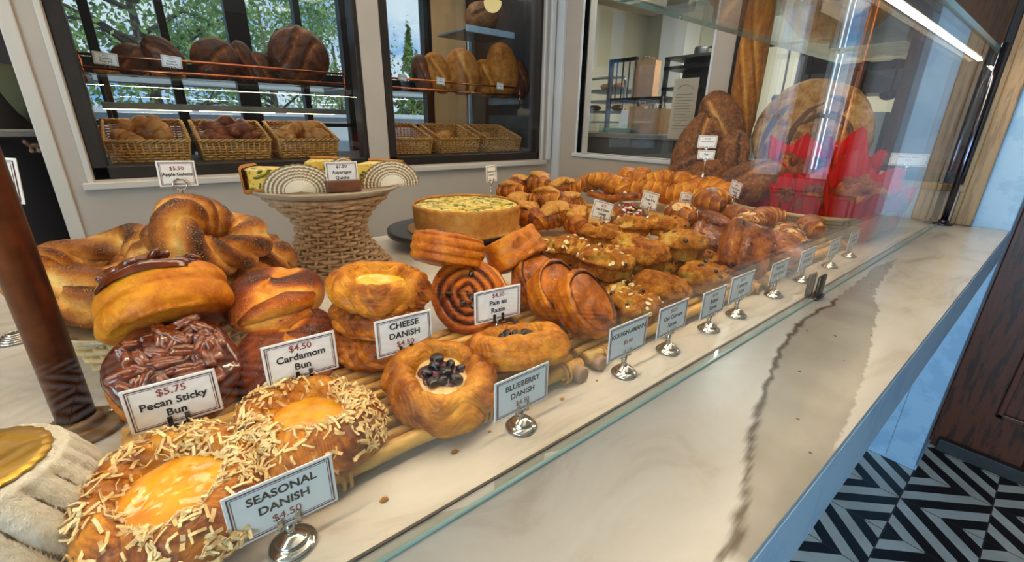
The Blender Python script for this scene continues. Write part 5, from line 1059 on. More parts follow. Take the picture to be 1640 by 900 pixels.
# ---------------------------------------------------------------- left edge
p = ony(4, 290, .62); sign('price_sign', 'white bordered sign half hidden behind the bronze post, at the left edge', (p[0]-.022, .64, ZC+.0003), .062, .044, [], p[2]-.022-ZC, -4, 6, 'small')
p = onz(20, 546, ZC); a = np.linspace(0, 2*np.pi*5, 160); c = mk('spiral_wire_holder', tube(np.stack([(.006+.0028*a/6.283*1.2)*np.cos(a), (.006+.0028*a/6.283*1.2)*np.sin(a), .002+.010*(1-a/31.4)], 1), .0014, 8), M['chrome'], None, (p[0]+.004, p[1], ZC)); tag(c, 'flat silver wire spiral lying on the marble behind the bronze post', 'wire holder')
p = onz(-38, 762, ZC+.078); t = thing('cake_pedestal', 'fluted pedestal with chipped white paint at the lower left corner', 'cake stand', (p[0]-.006, p[1]+.004, ZC+.0005))
mk('fluted_body', lathe([(0, 0), (.060, 0), (.066, .014), (.067, .034), (.062, .056), (.054, .074), (.050, .080), (.046, .081), (0, .081)], 300, 60, lambda th, s, P: -.0046*(1-np.abs(np.sin(11*(th+.9*s+.1*np.sin(3*th))))**.45)*sstep(.36, .42, s)*sstep(.76, .70, s)+.002*(fbm(P, 60, 3)-.5), lambda th, s, P, D: .12+.62*(1-np.abs(np.sin(11*(th+.9*s+.1*np.sin(3*th))))**.45)*sstep(.36, .42, s)*sstep(.76, .70, s)*(.4+1.1*fbm(P, 24, 6))), M['distress'], t)
b = mk('gold_cake_board', lathe([(0, 0), (.043, 0), (.0445, .0012), (.043, .0024), (0, .0024)], 200, 14, lambda th, s, P: .0012*(fbm(P, 90, 4)-.5), None, lambda th: 1+.035*np.abs(np.sin(13*th)), smooth=False), M['gold'], None, (p[0]-.006, p[1]+.004, ZC+.0822)); tag(b, 'scalloped gold cake board on the chipped white pedestal', 'cake board')
t = thing('glazed_tart', 'orange glazed tart at the left edge, on the gold board', 'tart', (p[0]-.026, p[1]-.006, ZC+.0848)); mk('tart_shell', lathe([(0, 0), (.02, 0), (.027, .014), (.0255, .0145), (.023, .011), (0, .010)], 60, 20, None, lambda th, s, P, D: .5, lambda th: 1+.02*np.sin(24*th)), M['quiche_crust'], t); mk('orange_glaze', g_fill(.0235, .011, .004, 2), M['jam'], t)

# ---------------------------------------------------------------- hearth loaves against the side windows
def loaf(name, lab, g, mat, px, py, X, rot, group='hearth loaves', cat='bread loaf', dz=0):
    o = mk(name, g, M[mat]); tag(o, lab, cat, group); p = onx(px, py, X); o.location = p; pose(o, rot); return o
toc = lambda px, py, up=0, side=0: axis(face_cam(px, py, up, side), 0)
def stand(ax, spin): return axis(ax, spin)
UP = np.array([0, 0, 1.0])
def lean(px, py, up, ux, uz): return orient(face_cam(px, py, up), ux*CM[0]+uz*UP)
loaf('batard_loaf', 'dark batard leaning at the left of the loaves with two small signs before it', g_loaf(.150, .082, .070, 3, ((-.1, .10),), curve=.3), 'loaf', 1118, 234, 1.72, lean(1118, 234, .2, .45, 1))
loaf('batard_loaf', 'floured dark loaf with a long split, standing behind and above the others', g_loaf(.135, .078, .062, 7, ((.1, .14),), dark=.45), 'loaf', 1156, 200, 1.78, lean(1156, 200, .15, -.5, 1))
loaf('small_loaf', 'short brown loaf with a pale torn edge, standing beside the baguette', g_loaf(.088, .054, .05, 11, ((-.35, .08),), dark=-.6), 'loaf', 1173, 249, 1.64, lean(1173, 249, .15, .05, 1))
loaf('small_loaf', 'low grey brown loaf lying in front of the leaning batard', g_loaf(.105, .07, .055, 14, ((.0, .1),), dark=-.35), 'loaf', 1114, 276, 1.56, lean(1114, 276, 1.2, 1, .1))
loaf('baguette', 'tall baguette standing upright out of the loaves', g_loaf(.43, .055, .052, 21, ((-.5, .12), (.35, .12)), n=90, m=60, curve=.9), 'baguette', 1200, 118, 1.95, lean(1200, 118, .0, .0, 1))
loaf('seeded_loaf', 'dark rustic loaf lying low between the baguette and the red muffins', g_loaf(.12, .075, .06, 24, ((0, .1),)), 'loaf', 1200, 292, 1.60, lean(1200, 292, .8, 1, .3))
def miche():
    p = onx(1297, 218, 1.93); ax = face_cam(1297, 218, .22, 0); t = thing('giant_round_loaf', 'giant floured round loaf with dark curved scoring, behind the red muffins', 'bread loaf', p, axis(ax, 0), 'hearth loaves')
    Rm = .195; g = lathe([(0, -.055), (Rm*.7, -.052), (Rm*.96, -.02), (Rm, .0), (Rm*.95, .03), (Rm*.75, .056), (Rm*.4, .070), (0, .074)], 130, 70, lambda th, s, P: .012*(fbm(P, 14, 3)-.5)+.006*(fbm(P, 50, 5)-.5), lambda th, s, P, D: .42+.7*(fbm(P, 20, 8)-.45), lambda th: 1+.03*np.sin(2*th+.5)); mk('crust', g, M['miche'], t)
    # dark scored curves across the face (u right, v up as seen from the counter)
    q = axis(ax, 0); ru = q.inverted() @ Vector(CM[0]); rv = q.inverted() @ Vector(CM[1])
    def top(u, v): 
        r = math.hypot(u, v); z = np.interp(r/Rm, [0, .4, .75, .95, 1], [.0745, .0705, .0565, .031, 0]); k = Vector((ru.x, ru.y, 0)).normalized()*u+Vector((rv.x, rv.y, 0)).normalized()*v; return (k.x, k.y, z)
    for pts, w in (([(-.165, -.05), (-.13, .03), (-.08, .09), (-.02, .125), (.04, .125)], .013), ([(-.09, -.10), (-.06, .0), (-.01, .07), (.05, .10)], .010), ([(.05, .12), (.09, .10), (.10, .07), (.07, .05)], .009), ([(-.03, .03), (.02, .055), (.07, .045), (.11, .0), (.12, -.06)], .012), ([(-.07, -.16), (-.03, -.05), (.02, .0)], .010)):
        s = resample(pts, 40); ww = w*np.clip(np.sin(np.linspace(.15, 3.0, 40)), .25, 1); mk('score_mark', tube([top(a, b) for a, b in s], ww, 10, flat=.28, up=(0, 0, 1)), M['score'], t)
    return t
miche()
def facing(name, lab, px, py, X, w, h, lines, group, stand=.03, roll=0):
    p = onx(px, py, X); d = -ray(px, py); yaw = math.degrees(math.atan2(d[1], d[0]))+90
    t = thing(name, lab, 'price sign', (p[0], p[1], p[2]-h/2-stand), (0, 0, yaw), group); card_parts(t, w, h, lines, stand+h/2, rot=roll); base_parts(t, stand, .6); return t
LG = 'price signs among the loaves and muffins'
facing('price_sign', 'upper of two small white signs before the dark batard', 1133, 227, 1.50, .060, .040, [('$9.00', I, .0075, .009, 0), ('Country Sourdough', I, .0052, .001, .012)], LG, .10)
facing('price_sign', 'lower of two small white signs before the dark batard', 1131, 248, 1.49, .054, .030, [('Rye', I, .009, .002, .012)], LG, .06)
# ---------------------------------------------------------------- ribbed basket of muffins in red paper
bk0 = np.array([1.725, .50]); bx, by = .325, .205
def oval(a, k=1.0, p=.62): return np.sign(np.cos(a))*abs(np.cos(a))**p*bx*k, np.sign(np.sin(a))*abs(np.sin(a))**p*by*k
t = thing('ribbed_basket', 'oval cream rope basket holding the red wrapped muffins', 'basket', (bk0[0], bk0[1], ZC))
rows = []
for i in range(7):
    a = np.linspace(0, 2*np.pi, 120, endpoint=False); k = .90+.10*i/6; rows.append(tube([(*oval(x, k), .0085+i*.0098) for x in a], .0062, 8, closed=True, up=(0, 0, 1)))
mk('coiled_sides', joined(rows), M['rope'], t); mk('basket_floor', slab([oval(x, .9) for x in np.linspace(0, 2*np.pi, 60, endpoint=False)], .003, .010), M['rope'], t)
def muffin(lab, px, py, z, rot, seed, s=1.0):
    t = thing('muffin', lab, 'muffin', group='muffins in red tulip papers')
    outp = [(0, 0), (.036, 0), (.040, .003), (.045, .04), (.050, .070), (.057, .092)]; g1 = lathe(outp, 120, 34, lambda th, s_, P: sstep(.45, 1, s_)*(.007*np.cos(4*th+seed)+.003*np.sin(9*th+2*seed))+.0012*np.sin(18*th)*sstep(.3, .5, s_), None)
    v = g1.v.copy(); thv = np.arctan2(v[:, 1], v[:, 0]); up_ = sstep(.04, .092, v[:, 2]); v[:, 2] += up_*(.016*np.sin(thv)+.013*np.cos(4*thv+seed)+.004*np.sin(7*thv+seed)-.004); g1 = G(v, g1.q)
    v2 = v.copy(); v2[:, :2] *= .972; v2[:, 2] += .001; mk('tulip_paper', joined([g1, G(v2, g1.q[:, ::-1])]), M['redpaper'], t)
    mk('muffin_top', lathe([(0, .03), (.036, .040), (.044, .054), (.041, .068), (.024, .078), (0, .081)], 70, 40, lambda th, s_, P: .028*(fbm(P, 36, seed)-.5)+.014*(fbm(P, 80, seed+2)-.5), lambda th, s_, P, D: .45+.9*(fbm(P, 40, seed+4)-.45)-12*D), M['muffin'], t)
    rs = np.random.RandomState(seed)
    for i in range(7):
        a = i*2.4; r = .028*math.sqrt((i+.3)/7); mk('apple_chunk', box(r*math.cos(a), r*math.sin(a), .077+.006*rs.uniform(), .016, .013, .012, .004, 2).xf(T3(0, 0, 0)), M['muffin'], t)
    pose(t, rot); return t
mz = ZC+.012
def mu(lab, px, py, X, rot, seed, s, dz=0):
    t = muffin(lab, px, py, mz, rot, seed, s); p = onx(px, py, X); top = p[2]+.05*s; fl = ZC+.016; t.scale = (s, s, (top-fl)/.098); t.location = (p[0], p[1], fl); return t
def towards(px, py, t=.32): d = face_cam(px, py); return orient((d[0]*t, d[1]*t, 1), CM[0])
for args in (('large red papered muffin at the front right of the basket', 1374, 312, 1.56, .36, 1, 1.50), ('red papered muffin behind the large front one, before the white sign', 1368, 262, 1.76, .24, 2, 1.22),
             ('red papered muffin in the middle of the basket, low between two others', 1306, 310, 1.56, .36, 3, .98), ('tall red papered muffin at the back, under the giant loaf', 1264, 264, 1.76, .24, 4, 1.28),
             ('red papered muffin at the back, left of the white sign', 1318, 262, 1.84, .2, 5, 1.0), ('red papered muffin at the left end of the basket', 1222, 290, 1.70, .3, 6, .86),
             ('red papered muffin low at the left, between the left end one and the middle one', 1262, 314, 1.58, .34, 7, .90), ('red papered muffin at the far right end of the basket', 1422, 322, 1.74, .2, 8, .95)):
    lab, px, py, X, tl, sd, s_ = args; mu(lab, px, py, X, towards(px, py, tl), sd, s_)
facing('price_sign', 'white sign standing among the red muffin papers', 1349, 246, 1.86, .080, .052, [('$5.25', Rr, .0075, .014, 0), ('Morning', I, .008, .004, .012)], LG, .11)
facing('price_sign', 'white sign behind the rightmost red muffin', 1424, 287, 1.90, .070, .044, [('Cinnamon', I, .008, .008, .012), ('Muffin', I, .0095, -.003, .014)], LG, .06, 10)
facing('price_sign', 'cream sign above the others at the right end, by the tan window frame', 1455, 256, 1.95, .096, .040, [('Blueberry Muffin', I, .008, .009, .012), ('$4.25', I, .007, -.001, 0)], LG, .10)
# ---------------------------------------------------------------- bread window shelves
SH = BY+.10
sb = thing('bread_shelf', 'dark shelf board under the wicker roll baskets', 'shelf', (.9, SH+.25, .985)); flat('board', bb(-1.05, 1.17, -.24, .25, .005, .024, .003), M['frame'], sb); flat('rear_leg', bb(-1.0, 1.1, .2, .23, -1.06, .005), M['frame'], sb)
def basket_geo():
    """tapered display basket, low in front and high behind"""
    w, d, hf, hb = .265, .255, .078, .155; gs = []; ns = 12; nd = 11; r = .0042
    def top(y): return hf+(hb-hf)*np.clip((y+d/2)/d, 0, 1)
    def ring(z):
        k = 1+.10*(z/hb); W = w/2*k*.92; D = d/2*k*.92
        x = np.concatenate([np.linspace(-W, W, ns*3, endpoint=False), np.full(nd*3, W), np.linspace(W, -W, ns*3, endpoint=False), np.full(nd*3, -W)])
        y = np.concatenate([np.full(ns*3, -D), np.linspace(-D, D, nd*3, endpoint=False), np.full(ns*3, D), np.linspace(D, -D, nd*3, endpoint=False)])
        nx = np.concatenate([np.zeros(ns*3), np.ones(nd*3), np.zeros(ns*3), -np.ones(nd*3)]); ny = np.concatenate([-np.ones(ns*3), np.zeros(nd*3), np.ones(ns*3), np.zeros(nd*3)])
        return x, y, nx, ny
    rows = 15
    for i in range(rows):
        z = .006+i*hb/rows; x, y, nx, ny = ring(z); n = len(x); wv = r*.9*np.cos(np.arange(n)*np.pi/3+np.pi*(i % 2)); P = np.stack([x+nx*wv, y+ny*wv, np.full(n, z)], 1)
        ok = top(y) > z-.002
        if ok.all(): gs.append(tube(P, r, 5, closed=True, up=(0, 0, 1)))
        else:
            s = int(np.argmin(ok)); P = np.roll(P, -s, 0); ok = np.roll(ok, -s); idx = np.where(ok)[0]; gs.append(tube(P[idx[0]:idx[-1]+1], r, 5, up=(0, 0, 1)))
    x, y, nx, ny = ring(.05); X2, Y2, _, _ = ring(hb)
    for j in range(0, len(x), 3): gs.append(tube([[x[j]*.98, y[j]*.98, .002], [X2[j]*.99, Y2[j]*.99, top(y[j])]], .004, 5))
    W = w/2*.92; D = d/2*.92; gs.append(bb(-W, W, -D, D, .001, .006))
    rim = []
    x, y, nx, ny = ring(hb*.8); n = len(x); a = np.arange(n)
    for ph in (0, np.pi): rim.append(tube(np.stack([x*1.01+.0045*np.cos(a*1.05+ph)*nx, y*1.01+.0045*np.cos(a*1.05+ph)*ny, top(y)+.004+.0045*np.sin(a*1.05+ph)], 1), .0048, 6, closed=True, up=(0, 0, 1)))
    return joined(gs), joined(rim)
bg_, rg_ = basket_geo()
def mkbasket(lab, x, y, first=[None]):
    if first[0] is None:
        t = thing('wicker_basket', lab, 'basket', (x, y, 1.0095), group='wicker baskets in the bread windows'); mk('woven_body', bg_, M['basket'], t); mk('braided_rim', rg_, M['basket'], t); first[0] = t; return t
    return dup(first[0], (x, y, 1.0095), label=lab)
ybk = SH+.145
xs6 = [.012, .312, .612, 1.135, 1.455, 1.785]
pos = ['leftmost wicker basket, of pale round rolls, in the left bread window', 'middle wicker basket of the left bread window, heaped with dark rolls', 'third wicker basket in the left bread window, with oval golden rolls', 'first wicker basket of the right bread window, nearly empty', 'middle wicker basket of the right bread window, with a sliced pale loaf', 'rightmost wicker basket in the right bread window, with one brown loaf']
for x, l in zip(xs6, pos): mkbasket(l, x, ybk)
RG = g_roll(.038, .030, .024, 3), g_roll(.034, .030, .026, 5, False), g_roll(.046, .026, .022, 8)
rproto = {}
def rolls(bx, lab, n, mat, seed, grp, sizes=(0, 1, 2), s0=1.0):
    rs = np.random.RandomState(seed); placed = []
    for i in range(n):
        k = sizes[i % len(sizes)]; key = (k, mat)
        if i < n*.6: gx = -.085+.17*((i*.381966) % 1); gy = -.075+.16*((i*.618034+.3) % 1); z = 1.0095+.046+.02*rs.uniform()+.05*((gy+.075)/.16)*.8
        else: gx = rs.uniform(-.07, .07); gy = rs.uniform(-.05, .08); z = 1.0095+.088+.045*((gy+.05)/.13)
        rot = (rs.uniform(-25, 25), rs.uniform(-25, 25), rs.uniform(0, 360)); loc = (bx+gx, ybk+gy, z)
        if key not in rproto: o = mk('bread_roll', RG[k], M[mat]); rproto[key] = o
        else: o = rproto[key].copy(); COL.objects.link(o)
        o.location = loc; pose(o, rot); o.scale = (s0*rs.uniform(.9, 1.1),)*3; tag(o, lab, 'bread roll', grp)
rolls(xs6[0], 'pale round roll in the leftmost wicker basket', 17, 'rollbun', 1, 'rolls in the leftmost basket', (1, 0, 1), 1.12)
rolls(xs6[1], 'dark glossy roll in the middle wicker basket of the left bread window', 24, 'rollred', 2, 'rolls in the dark roll basket', (0, 2, 1), 1.05)
rolls(xs6[2], 'oval golden roll in the third wicker basket', 9, 'rollbun', 3, 'rolls in the third basket', (0, 2), 1.25)
def tagged(o, lab, cat, group=None, rot=None, loc=None):
    tag(o, lab, cat, group)
    if loc is not None: o.location = loc
    if rot is not None: pose(o, rot)
    return o
tagged(mk('small_loaf', g_loaf(.085, .05, .045, 2, ((-.3, .06), (.0, .06), (.3, .06))), M['rollbun']), 'pale sliced loaf in the middle basket of the right bread window', 'bread loaf', None, (0, -16, 20), (xs6[4]-.02, ybk+.03, 1.085))
tagged(mk('small_loaf', g_loaf(.075, .05, .045, 4), M['rollbun']), 'brown loaf in the rightmost basket of the right bread window', 'bread loaf', None, (0, -10, 30), (xs6[5]-.05, ybk+.03, 1.080))
# rails and the loaves on the upper shelf
def rail(lab, px, y, n, r=.0052):
    t = thing('rail', lab, 'rail', (ony(*px[0][0], y)[0], y, ony(*px[0][0], y)[2])); o = np.array(t.location)
    for a, b in px: A, B = ony(*a, y)-o, ony(*b, y)-o; B[2] = A[2]; mk('rod', tube([A, (A+B)/2, B], r, 12), M['copper'], t)
    return t
ry = SH+.04; zr1 = ony(125, 85, ry)[2]; zr2 = ony(128, 107, ry)[2]
def gallery(lab, x0, x1, m, n):
    t = thing('shelf_gallery', lab, 'rail', (x0, ry, zr2))
    for z in (0, zr1-zr2): mk('rod', tube([[0, 0, z], [(x1-x0)/2, 0, z], [x1-x0, 0, z]], .0052, 12), M[m], t)
    for k in range(n): x = (x1-x0)*k/(n-1); mk('baluster', tube([[x, 0, -.05], [x, 0, -.02], [x, 0, zr1-zr2+.008]], .0045, 10), M[m], t)
    return t
gallery('double copper gallery rail before the loaves of the left bread window', O1[0]+.045, O1[1]-.04, 'copper', 2)
gallery('thin gallery rail before the loaves of the right bread window', O2[0]+.06, O2[1]-.06, 'copper', 2)
for i, (x0, x1, side) in enumerate(((O1[0]+.03, O1[1]-.01, 'left'), (O2[0]+.03, O2[1]-.02, 'right'))):
    t = flat('glass_shelf', bb(0, x1-x0, 0, .36, 0, .008), M['glass'], None, (x0, ry+.005, zr2-.024)); tag(t, 'clear glass shelf carrying the loaves in the %s bread window' % side, 'shelf')
    flat('shelf_bracket', joined([bb(0, .02, 0, .36, -.022, 0), bb(x1-x0-.02, x1-x0, 0, .36, -.022, 0)]), M['steel'], t)
zs = zr2-.016
BL = 'loaves on the glass shelves'
def shelf_loaf(lab, px0, py0, px1, py1, y, seed, mat='darkloaf', rot=0, thick=.5, cuts=((0, .12),), kind='oval'):
    """upright loaf whose face fills the seen box"""
    A = ony(px0, py1, y); B = ony(px1, py0, y); w = abs(B[0]-A[0]); h = B[2]-zs; g = g_loaf(max(w, h)/2, min(w, h)/2, max(w, h)/2*thick*.8, seed, cuts, 60, 40, curve=.25); o = mk('bread_loaf', g, M[mat]); tag(o, lab, 'bread loaf', BL)
    q = axis((-.15, -1, .12), 0) @ Quaternion((0, 0, 1), math.radians(rot+(90 if h > w else 0))); pose(o, q); o.location = ((A[0]+B[0])/2, y, zs+h/2); return o
shelf_loaf('dark slab loaf at the left end of the left bread window shelf', 182, 72, 236, 120, 2.42, 31, 'darkloaf', 20)
shelf_loaf('small round dark loaf with a pale crack, second on the left shelf', 238, 56, 284, 112, 2.40, 32, 'darkloaf', 30)
shelf_loaf('wide glossy brown loaf, third on the left shelf', 310, 64, 378, 118, 2.40, 33, 'darkloaf', 10, .6)
shelf_loaf('narrow upright loaf beside the wide glossy one on the left shelf', 376, 66, 404, 124, 2.46, 34, 'darkloaf', 0)
shelf_loaf('short brown loaf just left of the biggest round loaf', 400, 84, 434, 118, 2.44, 35, 'darkloaf', 0)
shelf_loaf('biggest dark round loaf with crossed cuts, right end of the left shelf', 436, 48, 520, 130, 2.42, 36, 'darkloaf', 30, .55, ((-.3, .1), (.3, .1)))
shelf_loaf('brown loaf at the left end of the right bread window shelf', 662, 88, 690, 128, 2.44, 41, 'darkloaf', 0)
shelf_loaf('brown oval loaf, second on the right shelf, behind a small sign', 684, 84, 718, 142, 2.42, 42, 'baguette', 10)
shelf_loaf('brown oval loaf, third on the right shelf, largest there', 716, 80, 764, 146, 2.40, 43, 'baguette', -8, .6)
shelf_loaf('pale brown loaf right of the largest on the right shelf', 760, 96, 794, 136, 2.44, 44, 'baguette', 0)
shelf_loaf('tall tin loaf at the right end of the right shelf', 784, 70, 826, 142, 2.42, 45, 'baguette', 0, .6, ())
shelf_loaf('dark loaf in the corner of the right shelf', 818, 96, 846, 150, 2.40, 46, 'darkloaf', 0)
# pale pastries on a sheet tray below the shelf, light strip, second lamp strip
p = ony(150, 126, 2.62); t = thing('sheet_tray', 'steel sheet tray of yellow pastries below the left glass shelf', 'tray', (p[0], 2.62, p[2])); flat('tray', bb(0, .32, -.1, .1, 0, .012, .003), M['steel'], t)
for x in (.02, .30): mk('bracket', tube([[x, .09, -.3], [x, .09, -.1], [x, .09, .0]], .006, 8), M['blackmetal'], t)
for k in range(5): tagged(mk('yellow_pastry', g_roll(.032, .026, .016, 60+k), M['seeded']), 'small yellow pastry on the sheet tray below the left glass shelf', 'pastry', 'pastries on the sheet tray', (0, 0, 40*k), (p[0]+.035+.062*k, 2.59+.02*(k % 2), p[2]+.0125))
A = ony(164, 172, 2.56); B = ony(556, 176, 2.56); t = thing('light_strip', 'lit warm light strip over the roll baskets of the left bread window', 'lamp', (A[0], 2.56, A[2])); flat('housing', joined([bb(0, B[0]-A[0], .001, .03, -.004, .022, .002)]), M['steel'], t)
for a, b in ((0, .30), (.33, .64), (.70, .93)): flat('diffuser', bb(a*(B[0]-A[0]), b*(B[0]-A[0]), .002, .028, -.0062, -.0042), M['led2'], t)
for x in (0.02, B[0]-A[0]-.02): mk('hanger', tube([[x, .02, .02], [x, .02, .06], [x, .02, zs-A[2]-.03]], .004, 8), M['steel'], t)
def railsign(lab, px, py, w, h, lines, y=ry-.012):
    p = ony(px, py, y); t = thing('price_sign', lab, 'price sign', p, (0, 0, 0), 'price signs on the bread rails'); card_parts(t, w, h, lines, 0, rot=4); mk('clip', joined([box(-.006, .003, -h/2, .004, .012, .010, .001), box(.006, .003, -h/2, .004, .012, .010, .001)]), M['chrome'], t)
railsign('beige sign clipped to the copper rail at its left end', 169, 94, .068, .042, [('$9.25', Rr, .007, .010, 0), ('Cranberry', I, .0085, .001, .012), ('Pecan Rye', I, .0085, -.009, .012)])
railsign('white sign clipped to the copper rail below the small round dark loaf', 275, 99, .064, .042, [('$8.50', Rr, .007, .010, 0), ('Country', I, .0085, .001, .012), ('Sourdough', I, .0085, -.009, .012)])
railsign('white sign clipped to the rail before the second loaf of the right shelf', 706, 130, .052, .036, [('$8.00', Rr, .0065, .008, 0), ('Batard', I, .008, -.001, .012)])
railsign('white sign clipped to the rail at the right end of the right shelf', 801, 138, .050, .036, [('$7.00', Rr, .0065, .008, 0), ('Pullman', I, .008, -.001, .012)])
railsign('small beige sign clipped to the rail at the left end of the right shelf', 644, 124, .048, .030, [('Whole Wheat', I, .0065, .003, .012)])
# upper glass shelf of the right window with its own loaves and the globe lamp
A = ony(690, 30, 2.45); B = ony(862, 32, 2.45); zu_ = 1.79
t = thing('upper_shelf', 'upper steel shelf with a pale front edge in the right bread window', 'shelf', (O2[0]+.66, 2.46, 1.70)); flat('board', bb(0, .36, 0, .34, 0, .012, .002), M['steel'], t); flat('front_edge', bb(0, .36, -.012, 0, -.012, .024, .003), M['blue_paint_and_daylight'], t); flat('post', bb(.25, .27, .35, .37, -.715, .2), M['blue_paint_and_daylight'], t)
for k, (x, l) in enumerate(((1.84, 'dark round loaf on the upper shelf of the right bread window, behind the lamp'),)):
    tagged(mk('bread_loaf', g_loaf(.11, .09, .09, 70+k), M['loaf']), l, 'bread loaf', 'loaves on the upper shelf', axis((-.2, -1, .3), 0), (x, 2.62, 1.815))
p = ony(789, 12, 2.62); t = thing('pendant_lamp', 'lit half globe pendant lamp above the right bread window shelf', 'lamp', (p[0], 2.75, p[2]+.02)); t.location = tuple(ony(789, 4, 2.37))
mk('globe', ball(.052, .052, .052, 32, 20), M['globe'], t); mk('cap', lathe([(.054, .004), (.055, .012), (.048, .036), (.028, .056), (.012, .062), (0, .062)], 36, 16), M['blackmetal'], t); mk('stem', tube([[0, 0, .07], [0, 0, .3], [0, 0, TOP-ony(789, 4, 2.37)[2]]], .006, 8), M['blackmetal'], t)

# ---------------------------------------------------------------- kitchen seen through the side window
def kb(px0, px1, X, top, bot): 
    a = onx(px0, bot, X); b = onx(px1, top, X); return min(a[1], b[1]), max(a[1], b[1]), min(a[2], b[2]), max(a[2], b[2])
y0, y1, z0, z1 = kb(915, 1062, 2.42, 216, 258)
t = thing('steel_bench', 'long grey steel workbench behind the kitchen window', 'workbench', (2.42, y0, ZF)); zb = z1-ZF
flat('bench_top', bb(0, .62, -.1, y1-y0+.3, zb-.03, zb, .003), M['steel'], t); flat('front_panel', bb(.02, .6, -.06, y1-y0+.25, zb-.3, zb-.03, .003), M['greymetal'], t)
for yy in (0, y1-y0+.2): flat('leg', bb(.03, .07, yy-.02, yy+.02, 0, zb-.3), M['greymetal'], t)
ztb = z1
t = flat('white_cabinet', joined([bb(0, .6, 0, .45, 0, ztb-ZF+.0)]), M['plastic'], None, (2.40, y0-.56, ZF)); tag(t, 'pale green white cabinet right of the steel workbench', 'cabinet'); flat('worktop', bb(-.01, .61, -.01, .455, ztb-ZF, ztb-ZF+.02, .003), M['steel'], t); mk('lock', ball(.008, .008, .008, 12, 8), M['blackmetal'], t, (-.002, .40, ztb-ZF-.06))
def onbench(px0, px1, X): a = onx(px0, 215, X)[1]; b = onx(px1, 215, X)[1]; return min(a, b), max(a, b)
a, b = onbench(961, 1011, 2.5); t = flat('plastic_tub', joined([bb(0, .12, 0, b-a, 0, .004), bb(0, .004, 0, b-a, 0, .055), bb(.116, .12, 0, b-a, 0, .055), bb(0, .12, 0, .004, 0, .055), bb(0, .12, b-a-.004, b-a, 0, .055)]), glass('clear_plastic', (.9, .96, .95, 1)), None, (2.48, a, ztb+.001)); tag(t, 'clear plastic tub with green wrappers on the steel workbench', 'tub'); flat('wrappers', box(.06, (b-a)/2, .018, .09, (b-a)*.85, .026, .006), M['greenwrap'], t)
def bag(lab, px0, px1, X, h, z, tilt=0, grp='kraft paper bags', handle=True):
    a, b = onbench(px0, px1, X); w = b-a; t = thing('paper_bag', lab, 'paper bag', (X, (a+b)/2, z), (0, 0, tilt), grp)
    P = []
    for zz_, k in ((0, 1), (h*.3, .99), (h*.7, .96), (h, .9)): P.append([(-.055*k, -w/2, zz_), (-.02*k, -w/2, zz_), (.055*k, -w/2, zz_), (.05*k, 0, zz_), (.055*k, w/2, zz_), (-.055*k, w/2, zz_), (-.05*k, 0, zz_)])
    flat('bag_body', joined([grid(np.array(P), wv=True), box(0, 0, .002, .108, w*.98, .003)]), M['kraft'], t)
    if handle:
        for s in (-.045, .045): mk('handle', tube([[s, -w*.2, h], [s, -w*.15, h+.03], [s, w*.15, h+.03], [s, w*.2, h]], .003, 6), M['kraft'], t)
bag('brown paper bag on the workbench beside the leaning white sheet', 1010, 1030, 2.62, .17, ztb+.001, 14); bag('brown paper bag at the right end of the workbench', 1032, 1064, 2.58, .15, ztb+.001, -5)
a, b = onbench(990, 1016, 2.60); t = flat('white_sheet', box(0, 0, .075, .003, b-a, .15, .0008).xf(R3(0, 14, 0)), M['white'], None, (2.58, (a+b)/2, ztb+.002)); tag(t, 'blank white sheet leaning on the paper bags on the workbench', 'paper')
# black shelving rack and silver tray rack
def px3(x, y, X): return onx(x, y, X)
rk = px3(1000, 150, 3.1); t = thing('black_rack', 'black metal shelf rack standing in the kitchen with a paper bag on it', 'rack', (3.1, 0, ZF)); ya = px3(976, 150, 3.1)[1]; yb = px3(1066, 150, 3.1)[1]; zsf = px3(1020, 156, 3.1)[2]-ZF; zt = px3(978, 96, 3.1)[2]-ZF
for x in (0, .42):
    for yy, hh in ((ya, zt), (yb+.02, zsf)): mk('upright', bb(x-.015, x+.015, yy-.015, yy+.015, 0, hh), M['blackmetal'], t)
for hh in (zsf, zsf-.38, zsf-.75): flat('shelf', bb(-.01, .43, yb, ya, hh-.025, hh), M['blackmetal'], t)
flat('top_rail', joined([bb(-.015, .015, ya-.25, ya, zt-.025, zt)]+[bb(-.004, .004, ya-.06*k-.004, ya-.06*k+.004, zsf, zt) for k in (1, 2, 3, 4)]), M['blackmetal'], t)
bag('brown paper bag standing on the black rack shelf', 1011, 1040, 3.24, .27, ZF+zsf+.001, 10)
ya = px3(925, 150, 3.7)[1]; yb = px3(1000, 150, 3.7)[1]; zt = px3(940, 134, 3.7)[2]-ZF
t = thing('sheet_tray_rack', 'silver tray rack loaded with sheet trays at the left of the kitchen', 'rack', (3.7, yb, ZF)); w = ya-yb
for x in (0, .5):
    for yy in (0, w): mk('upright', tube([[x, yy, 0.005], [x, yy, zt*.5], [x, yy, zt]], .014, 10), M['steel'], t)
for k in range(9): flat('sheet_tray', bb(-.02, .52, .01, w-.01, zt-.08-.10*k, zt-.065-.10*k, .003), M['steel'] if k % 2 else M['greymetal'], t)
mk('top_hoop', tube([[0, 0, zt-.01], [0, .02, zt+.03], [0, w*.5, zt+.04], [0, w-.02, zt+.03], [0, w, zt-.01]], .012, 8), M['steel'], t)
for k in range(4): tagged(mk('proofing_loaf', g_roll(.08, .06, .03, 80+k), M['rollbun']), 'proofing loaf on the silver tray rack in the kitchen', 'bread loaf', 'loaves on the tray rack', (0, 0, 90), (3.78, yb+.12+.16*(k % 3), ZF+zt-.064-.2*(k//2)))
